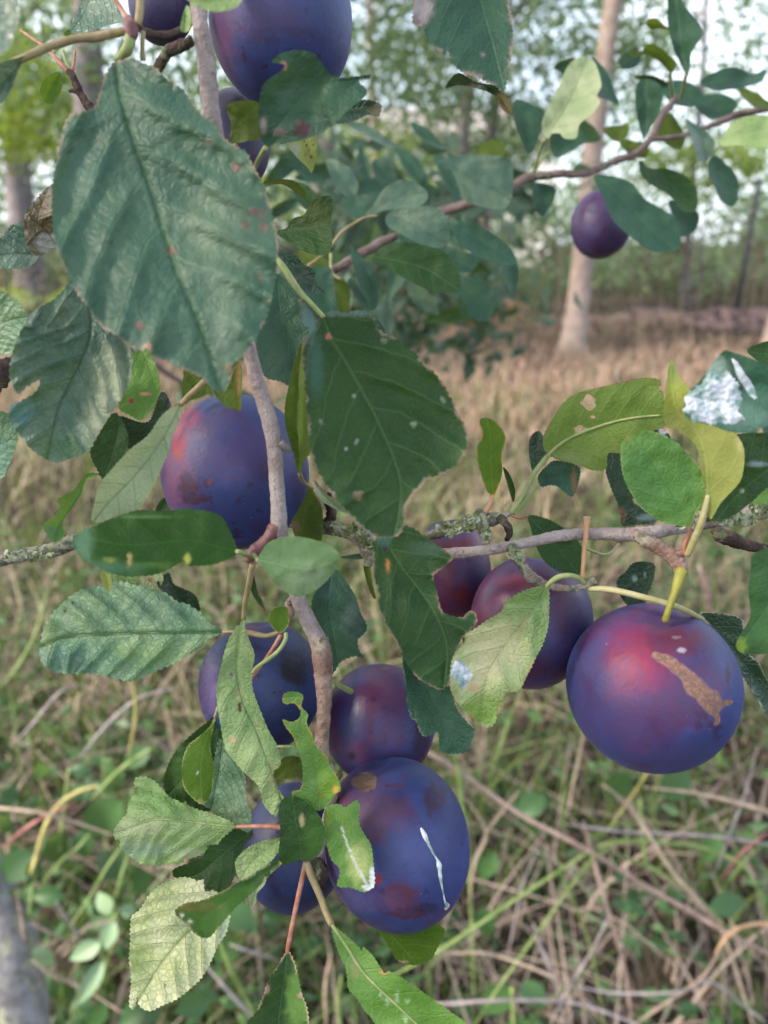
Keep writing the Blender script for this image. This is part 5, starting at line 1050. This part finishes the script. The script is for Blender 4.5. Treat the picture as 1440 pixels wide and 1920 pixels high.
leaf(B, "1018,830 1024,807 1042,777 1061,751 1087,736 1125,727 1170,716 1207,709 1234,712 1239,719 1234,727 1243,738 1249,777 1245,800 1215,809 1185,822 1166,832 1164,849 1140,849 1136,879 1110,881 1087,871 1061,866 1039,858 1025,850",
     "1025,857 1045,837 1080,816 1144,793 1200,782 1255,778", (20.4, 19.6, -.25, .12, .1), 'under', 1.3, quilt=.35, nv=6, holes=[(1104, 755, 14, 14), (1089, 806, 13, 8), (1111, 782, 5, 3)], rim=(.20, .10, .05, 2.6), midrib=(9, 4, 'green'), spots=[(1060, 860, 40, 16, (.30, .38, .18), .5, .5)],
     pet=("957,963,20.4 980,930,20.4 1000,890,20.4 1025,857,20.4", [9, 8, 9, 10], 'green'), label='underside of a leaf with three holes, arching over from the lichened spur')
leaf(B, "1009,894 1024,875 1042,864 1084,875 1085,901 1074,930 1061,924 1046,912 1031,909 1015,912", "1008,910 1040,895 1080,890", (20.8, 20.6, .1, .2, 0), 'teal', 1.4, quilt=.5, spots=[(1076, 900, 5, 22, BRN, .8, .4)], pet=("962,964,20.5 985,940,20.6 1008,910,20.8", [7, 6, 6], 'green'))
leaf(B, "994,822 1012,809 1024,845 1012,871 1001,886 993,860", "1003,884 1005,850 1008,812", (21, 21, .1, .1, 0), 'dark', .8)
leaf(B, "943,876 956,890 966,920 962,942 952,909", "958,945 957,915 944,878", (20.6, 20.4, .05, .1, 0), 'green', .4, pet=("955,965,20.4 953,955,20.5 958,944,20.6", 3, 'green'))
leaf(B, "1140,851 1164,847 1190,815 1235,800 1290,860 1310,900 1270,920 1185,935 1230,976 1185,984 1166,984 1162,954 1144,909 1136,879", "1168,984 1172,940 1180,890 1240,830", (21.0, 21.2, .1, .2, 0), 'dark', 1.4, quilt=.4, spots=[(1167, 965, 6, 14, BRN), (1243, 807, 8, 9, (.5, .55, .62), .9, .3), (1262, 818, 4, 5, (.4, .5, .45), .9, .3), (1215, 970, 22, 6, (.2, .28, .3), .8, .4)])
leaf(B, "1289,987 1265,983 1236,975 1205,954 1186,928 1171,899 1165,868 1166,832 1183,814 1207,807 1236,813 1267,829 1289,851 1308,872 1320,899 1321,928 1315,947 1303,965 1296,983", "1291,986 1274,949 1243,899 1209,848 1182,818", (17.8, 17.2, .15, .15, .1), 'fresh', 1.2, quilt=.2, nv=7, spots=[(1240, 890, 80, 90, (.065, .19, .055), .75, .5), (1175, 818, 12, 9, (.42, .30, .08), .7, .5)], rim=(.28, .36, .14, 3), pet=("1285,1040,18.2 1284,1020,18.1 1292,1003,18.0 1291,986,17.8", [10, 8, 7, 6], 'red'), label='rounded mid green leaf standing above the right spur')
leaf(B, "1253,690 1260,676 1274,707 1293,729 1310,760 1325,790 1356,796 1380,815 1394,839 1395,868 1389,899 1370,923 1351,942 1341,961 1332,973 1327,952 1322,916 1315,880 1310,846 1296,825 1274,806 1250,800 1244,774 1247,743 1251,712",
     "1330,975 1327,928 1325,868 1308,812 1269,765 1258,685", (17.4, 16.8, .2, .25, .1), 'yell', .6, quilt=.2, nv=5, spots=[(1262, 690, 12, 20, (.12, .2, .06), .7, .5), (1262, 740, 16, 40, (.30, .36, .06), .6, .6), (1388, 835, 8, 18, (.6, .55, .25), .7, .5)], pet=("1288,1040,18.2 1296,1025,18.0 1313,985,17.6 1322,955,17.4 1328,928,17.3", [13, 13, 13, 12, 10], 'pale'), label='yellowing folded leaf under the stained leaf')
leaf(B, "1284,755 1293,736 1317,709 1336,683 1356,659 1372,660 1406,671 1440,685 1520,715 1520,830 1440,812 1392,811 1363,808 1332,796 1296,788 1283,774", "1350,662 1385,700 1440,770 1500,820", (15.4, 15.6, -.15, .2, 0), 'teal', .8, quilt=.3, nv=5, spots=[(1345, 775, 50, 22, (.16, .28, .20), .6, .6), (1345, 690, 20, 20, (.35, .48, .42), .6, .5), (1400, 780, 50, 30, (.12, .24, .2), .6, .6), (1425, 810, 6, 5, TAN), (1440, 720, 50, 40, (.025, .10, .06), .8, .4)],
     drops=["1288,742 1300,728 1316,716 1334,700 1350,697 1368,700 1378,716 1390,730 1391,752 1384,764 1392,786 1370,794 1350,792 1334,797 1318,790 1298,786 1286,770 1284,756", "1374,676 1384,680 1396,700 1412,722 1420,748 1408,744 1392,722 1380,700"], label='blurred leaf at the right edge splashed with a large white bird dropping')
leaf(B, "1380,817 1440,810 1500,820 1500,880 1440,913 1411,939 1380,963 1346,978 1341,962 1370,923 1389,899 1396,868 1393,840", "1345,975 1385,925 1440,880 1490,840", (17.9, 18.2, -.1, .2, 0), 'green', .8, quilt=.25, spots=[(1420, 870, 18, 5, (.3, .4, .42), .7, .5), (1391, 920, 4, 4, (.3, .36, .2), .9, .3)])
leaf(B, "1440,880 1500,870 1500,950 1440,945 1410,940", "1500,900 1450,920 1412,940", (19, 19, 0, .1, 0), 'fresh', .4)
leaf(B, "1402,655 1440,640 1500,640 1500,690 1440,685 1415,672", "1500,670 1450,665 1405,660", (18.5, 18.5, 0, .1, 0), 'green', .6)
leaf(B, "1448,1060 1500,1050 1500,990 1455,1000", "1500,1000 1470,1030 1450,1058", (19.8, 19.8, 0, .1, 0), 'green', .4)

# lower cluster
leaf(A, "440,1546 408,1530 374,1520 353,1511 348,1503 340,1507 328,1499 322,1502 308,1485 287,1464 269,1457 254,1461 252,1485 242,1506 238,1527 231,1533 214,1558 217,1572 226,1575 226,1589 242,1603 262,1618 283,1622 315,1620 342,1617 346,1610 367,1606 386,1594 388,1584 408,1582 415,1572 436,1554",
     "442,1550 408,1547 339,1539 287,1537 232,1557", (19.9, 19.4, -.12, -.30, .1), 'sage', 2.2, quilt=.8, nv=8, step=3.6, spots=[(340, 1500, 130, 32, (.16, .30, .08), .75, .4), (262, 1550, 50, 24, (.42, .46, .27), .6, .6), (265, 1590, 50, 16, (.26, .38, .30), .6, .6), (355, 1600, 26, 10, (.42, .48, .30), .6, .5), (358, 1512, 5, 4, TAN), (256, 1482, 5, 8, DKR, .7, .4)], midrib=(5, 2, 'green'), pet=("528,1551,19.6 490,1549,19.7 442,1550,19.9", [10, 9, 7], 'red'), label='light green claw shaped leaf on a red stalk')
leaf(A, "415,1385 430,1412 443,1429 459,1454 460,1495 469,1520 471,1544 465,1560 436,1545 400,1520 380,1506 384,1480 398,1440 405,1410", "417,1390 412,1430 405,1470 395,1515", (20.6, 20.5, .15, .2, 0), 'crisp', 1.9, quilt=.8, nv=7, step=3.8)
leaf(A, "408,1342 387,1356 356,1381 328,1412 311,1447 308,1474 315,1490 346,1506 394,1520 400,1480 412,1420 420,1370", "412,1350 380,1400 350,1450 318,1488", (21.1, 20.7, .15, .25, 0), 'green', 1.9, quilt=.8, nv=7, step=3.8, spots=[(340, 1440, 18, 40, (.14, .27, .08), .6, .5)])
leaf(A, "405,1340 394,1362 370,1384 353,1398 342,1429 341,1454 346,1478 360,1495 378,1508 386,1503 394,1488 401,1457 399,1429 394,1395", "402,1345 385,1390 376,1440 378,1505", (19.7, 19.5, .1, -.15, 0), 'back', 1.3, quilt=.25, nv=6, spots=[(371, 1448, 2, 5, (.6, .7, .8)), (376, 1502, 5, 5, TAN)], rim=(.45, .5, .16, 2.2), pet=("408,1325,19.9 406,1335,19.8 402,1345,19.7", 5, 'green'), label='smooth bright green leaf, pointed like a flame')
leaf(A, "325,1631 374,1611 391,1589 436,1556 471,1556 471,1570 457,1586 440,1641 420,1672 394,1668 374,1655 340,1655", "470,1560 420,1600 370,1640 330,1645", (21, 21, -.1, .15, 0), 'green', 1.4, quilt=.6)
leaf(A, "457,1150 450,1172 443,1175 430,1197 420,1227 408,1280 407,1315 412,1349 422,1401 436,1422 460,1450 485,1474 495,1509 518,1531 523,1506 535,1503 519,1474 512,1447 526,1433 519,1398 502,1367 485,1325 474,1294 472,1263 477,1230 470,1207 460,1180",
     "456,1160 447,1210 445,1260 457,1315 482,1370 506,1433 530,1500", (19.4, 19.4, .15, -.15, 0), 'sage', 1.1, quilt=.7, nv=9, step=3.6, spots=[(440, 1240, 34, 50, (.20, .30, .12), .5, .6), (450, 1340, 40, 50, (.12, .24, .075), .55, .6), (450, 1325, 4, 12, DKR, 1, .25), (450, 1300, 5, 14, (.42, .34, .2), .9, .4), (437, 1388, 6, 6, (.62, .36, .24)), (434, 1265, 4, 3, (.16, .05, .16)), (515, 1450, 12, 24, (.40, .38, .2), .6, .5), (485, 1360, 7, 30, (.36, .34, .2), .5, .6), (478, 1250, 6, 10, (.2, .32, .12), .6, .5)], pet=("474,1058,17.9 468,1090,18.4 460,1130,19.0 457,1160,19.4", [13, 11, 10, 9], 'tan'), label='long crumpled grey green leaf hanging in front of the lower left plum')
leaf(A, "466,1068 474,1062 476,1075 483,1107 495,1135 502,1150 490,1140 473,1113 466,1090", "470,1062 478,1105 500,1148", (18.6, 19.0, .05, .1, 0), 'green', .2, rim=(.3, .15, .08, 2.5))
leaf(A, "530,1315 533,1301 551,1297 568,1304 565,1325 577,1339 575,1356 585,1377 592,1398 613,1419 617,1433 631,1454 639,1480 629,1488 620,1502 603,1518 578,1518 558,1506 547,1485 563,1480 568,1454 565,1426 551,1384 538,1366 530,1349 547,1354 561,1346 563,1332 551,1318 537,1320",
     "600,1518 598,1470 588,1420 570,1380 565,1345 566,1310 538,1308", (18.8, 18.6, .05, .1, 0), 'fresh', .9, quilt=.35, nv=6, spots=[(575, 1430, 34, 70, (.07, .17, .035), .7, .5), (615, 1470, 16, 30, (.20, .34, .03), .7, .5), (570, 1385, 14, 40, (.08, .19, .04), .6, .5), (630, 1480, 6, 8, (.6, .35, .06)), (600, 1490, 8, 8, (.2, .2, .03), .7, .4)], rim=(.4, .3, .06, 2.5), label='eaten leaf with a hooked tip over the dark plum')
leaf(A, "523,1523 530,1499 551,1492 578,1508 599,1530 608,1558 603,1592 585,1613 560,1614 530,1622 522,1610 526,1560", "565,1614 562,1580 556,1550 548,1495", (18.9, 18.6, .12, .12, 0), 'green', .7, quilt=.3, nv=5, spots=[(566, 1538, 5, 12, (.40, .36, .2), .8, .4), (590, 1570, 22, 40, (.045, .13, .022), .6, .5)], label='rounded green leaf with a kinked vein at the cluster centre')
leaf(A, "526,1572 502,1575 471,1586 450,1603 441,1620 446,1641 455,1650 488,1631 512,1610 524,1590", "527,1573 495,1597 470,1620 452,1648", (19.5, 19.3, -.1, .15, 0), 'sage', 1.4, quilt=.5, nv=5)
leaf(A, "611,1515 636,1508 647,1515 667,1501 674,1512 672,1543 684,1566 695,1585 699,1611 702,1656 695,1667 681,1672 658,1664 633,1661 637,1642 636,1627 622,1611 611,1577 608,1554", "624,1512 644,1560 664,1613 690,1658", (18.8, 18.4, .1, -.08, 0), 'fresh', 1.7, quilt=.3, nv=6, spots=[(617, 1590, 22, 40, (.075, .19, .03), .8, .4), (640, 1540, 22, 20, (.17, .30, .05), .6, .6), (675, 1620, 20, 36, (.50, .56, .20), .8, .6), (698, 1645, 6, 22, WHT), (688, 1664, 10, 6, WHT), ('L', '640,1548 650,1580 664,1614 678,1640 690,1660', 3, 6, WHT, .95, .4), (615, 1535, 7, 20, (.28, .36, .06), .8, .4)], label='torn yellow green leaf with white margin on the front plum')
leaf(A, "642,1670 656,1698 678,1723 701,1737 717,1757 734,1782 743,1799 762,1807 785,1809 810,1796 816,1785 833,1748 827,1737 807,1725 760,1700 700,1680", "642,1672 690,1715 730,1750 780,1806", (20.6, 20.6, .1, .1, 0), 'back', 1.2, quilt=.35, spots=[(755, 1804, 12, 4, TAN), (700, 1735, 30, 10, (.10, .20, .05), .5, .5)], label='green leaf showing beneath the front plum')
leaf(A, "622,1734 627,1760 636,1788 650,1819 653,1852 670,1872 684,1895 701,1914 717,1957 760,2000 830,2020 900,2010 905,1960 875,1920 841,1895 813,1875 785,1855 751,1832 729,1822 721,1826 712,1812 695,1788 680,1776 681,1787 667,1771 644,1751",
     "622,1733 650,1775 672,1810 695,1838 757,1897 830,1965 890,2005", (19.2, 18.0, -.12, .12, .1), 'fresh', 1.6, quilt=.35, nv=9, midrib=(7, 4, 'green'), spots=[(722, 1824, 12, 4, (.6, .33, .12)), (745, 1870, 3, 9, (.6, .7, .55)), (715, 1862, 3, 8, (.5, .62, .45)), (727, 1878, 4, 8, (.5, .62, .45)), (760, 1910, 5, 9, (.42, .56, .32)), (764, 1877, 5, 3, (.6, .7, .55)), (780, 1880, 70, 40, (.10, .24, .03), .5, .6), (665, 1820, 8, 20, (.3, .28, .12), .6, .5)],
     pet=("574,1616,19.8 585,1645,19.7 600,1680,19.6 612,1712,19.4 622,1734,19.2", [15, 14, 13, 13, 12], 'tan'), label='long yellow green leaf slanting out of the bottom edge')
leaf(A, "537,1787 516,1818 499,1849 495,1867 478,1902 464,1920 470,1960 520,1975 570,1960 578,1920 575,1891 565,1863 558,1829 547,1794", "538,1786 535,1822 527,1880 516,1965", (19.6, 19.2, .15, .35, 0), 'green', 2.0, quilt=.5, nv=9, spots=[(556, 1880, 20, 60, (.13, .27, .05), .8, .35), (563, 1866, 6, 4, PINK), (500, 1855, 6, 8, PINK, .7, .4)], rim=(.5, .42, .25, 2.5),
     pet=("573,1616,19.8 566,1650,19.8 553,1710,19.7 543,1760,19.6 538,1786,19.6", [9, 10, 9, 9, 7], 'red'), label='folded serrated leaf on a long pink stalk at the bottom')
leaf(A, "360,1648 339,1646 304,1658 280,1679 262,1707 247,1721 245,1766 243,1801 247,1836 243,1884 252,1889 259,1856 261,1884 280,1895 301,1886 328,1874 353,1856 374,1836 391,1811 408,1773 422,1752 429,1728 431,1708 425,1700 415,1690 408,1676 400,1670 384,1672 380,1651 370,1653",
     "432,1690 390,1715 345,1755 300,1810 262,1872", (20.2, 19.2, -.15, .10, 0), 'cream', 2.4, quilt=1.0, nv=8, step=3.6, spots=[(262, 1770, 20, 60, (.22, .34, .08), .5, .7), (350, 1740, 30, 22, (.20, .30, .08), .4, .7), (420, 1740, 12, 40, (.26, .40, .28), .6, .6), (404, 1800, 16, 30, (.36, .46, .34), .5, .6), (310, 1847, 3, 4, DKR, .8, .3)], label='large cream coloured crinkled leaf at the bottom left of the cluster')
leaf(A, "328,1711 349,1693 374,1690 408,1676 443,1657 471,1641 499,1622 519,1613 527,1620 512,1634 478,1669 443,1700 422,1724 401,1749 389,1758 370,1754 353,1735", "526,1616 480,1650 430,1685 375,1722 332,1714", (18.0, 17.2, -.1, .1, 0), 'deep', 1.3, quilt=.1, nv=6, spots=[(360, 1700, 40, 8, (.24, .16, .06), .8, .4), (400, 1720, 80, 40, (.06, .15, .02), .6, .5), (450, 1680, 60, 16, (.085, .19, .03), .5, .6), (341, 1716, 5, 5, (.6, .62, .45), 1, .3), (356, 1728, 6, 5, (.55, .58, .4), 1, .3)], rim=(.3, .22, .08, 3), label='smooth dark olive leaf folded over the cream leaf')
leaf(A, "499,1646 484,1660 467,1676 468,1690 471,1704 480,1690 481,1676 495,1660", "498,1648 480,1668 471,1700", (20.4, 20.6, 0, .1, 0), 'pale', .8)
leaf(A, "630,1068 650,1093 667,1120 675,1147 687,1173 683,1187 670,1200 673,1220 682,1233 667,1230 653,1233 637,1242 622,1264 616,1240 607,1197 590,1163 585,1130 593,1110 613,1090", "622,1075 616,1127 625,1190 634,1243", (20.6, 20.4, .12, .2, 0), 'teal', 1.5, quilt=.5, nv=7, spots=[(660, 1160, 18, 26, (.10, .15, .14), .5, .6), (615, 1110, 20, 26, (.02, .07, .06), .6, .5), (640, 1210, 30, 26, (.022, .075, .03), .6, .5)])
leaf(A, "537,1137 517,1138 505,1150 505,1167 514,1180 524,1186 533,1183 542,1167 541,1148", "540,1140 526,1158 523,1184", (19.0, 18.9, .05, .08, 0), 'back', .3, quilt=.1, nv=4, rim=(.5, .4, .2, 2), label='tiny light green leaf beside the twig')
leaf(B, "580,911 590,927 603,953 605,990 600,1017 583,1013 557,1010 547,977 560,955 572,935", "580,912 575,960 560,1008", (20.8, 21, .1, .25, 0), 'olive', 1.4, quilt=.4, spots=[(590, 980, 16, 40, (.03, .06, .015), .8, .4), (552, 990, 12, 14, (.30, .2, .13), .7, .4)])
leaf(A, "347,687 375,705 399,730 375,745 347,750 341,732 344,705", "345,690 370,720 385,740", (19.4, 19.4, 0, .1, 0), 'olive', .5, spots=[(370, 720, 40, 40, (.06, .11, .012), .6, .5)])
leaf(A, "399,730 425,728 440,690 448,676 454,700 452,740 451,769 430,765 412,752", "448,680 445,720 448,768", (18.4, 18.4, -.1, .25, 0), 'olive', .5, spots=[(446, 715, 6, 36, (.28, .17, .06), .8, .4), (425, 750, 24, 18, (.17, .26, .05), .6, .5)])
leaf(A, "512,1457 526,1426 547,1417 568,1426 568,1450 550,1458 530,1461", "515,1458 540,1440 568,1430", (20.4, 20.4, 0, .1, 0), 'olive', .4, pet=("565,1405,20.2 545,1400,20.3 520,1400,20.4", 6, 'green'))
wood(A, "452,1184,19.7 470,1188,19.7 500,1192,19.7 525,1184,19.7", "8 8 9 7", 'tan', name='stalk', rough=.05)
wood(A, "536,1186,19.3 535,1200,19.3 522,1220,19.3 500,1238,19.4 480,1252,19.5 473,1262,19.5", "8 8 8 8 6 5", 'green', name='stalk', rough=.05)
wood(A, "527,1190,19.5 512,1215,19.6 495,1240,19.7 470,1275,19.8", "8 7 6 5", 'red', name='stalk', rough=.05)
leaf(B, "682,1060 693,1062 698,1090 706,1120 700,1122 692,1108 686,1085", "686,1060 694,1090 704,1120", (20.8, 20.2, 0, .1, 0), 'olive', .8, rim=(.45, .35, .12, 3))
leaf(B, "637,1045 660,1040 680,1038 679,1048 655,1048", "637,1046 660,1045 679,1042", (21.4, 21, 0, .05, 0), 'teal', .3)
leaf(B, "590,900 610,925 640,945 650,962 630,955 600,935", "590,902 615,935 648,960", (21.5, 21.2, 0, .1, 0), 'pale', .3)
leaf(B, "290,965 300,940 316,932 328,950 322,968 305,972", "292,968 305,955 318,935", (21.8, 21.8, 0, .1, 0), 'green', .5)
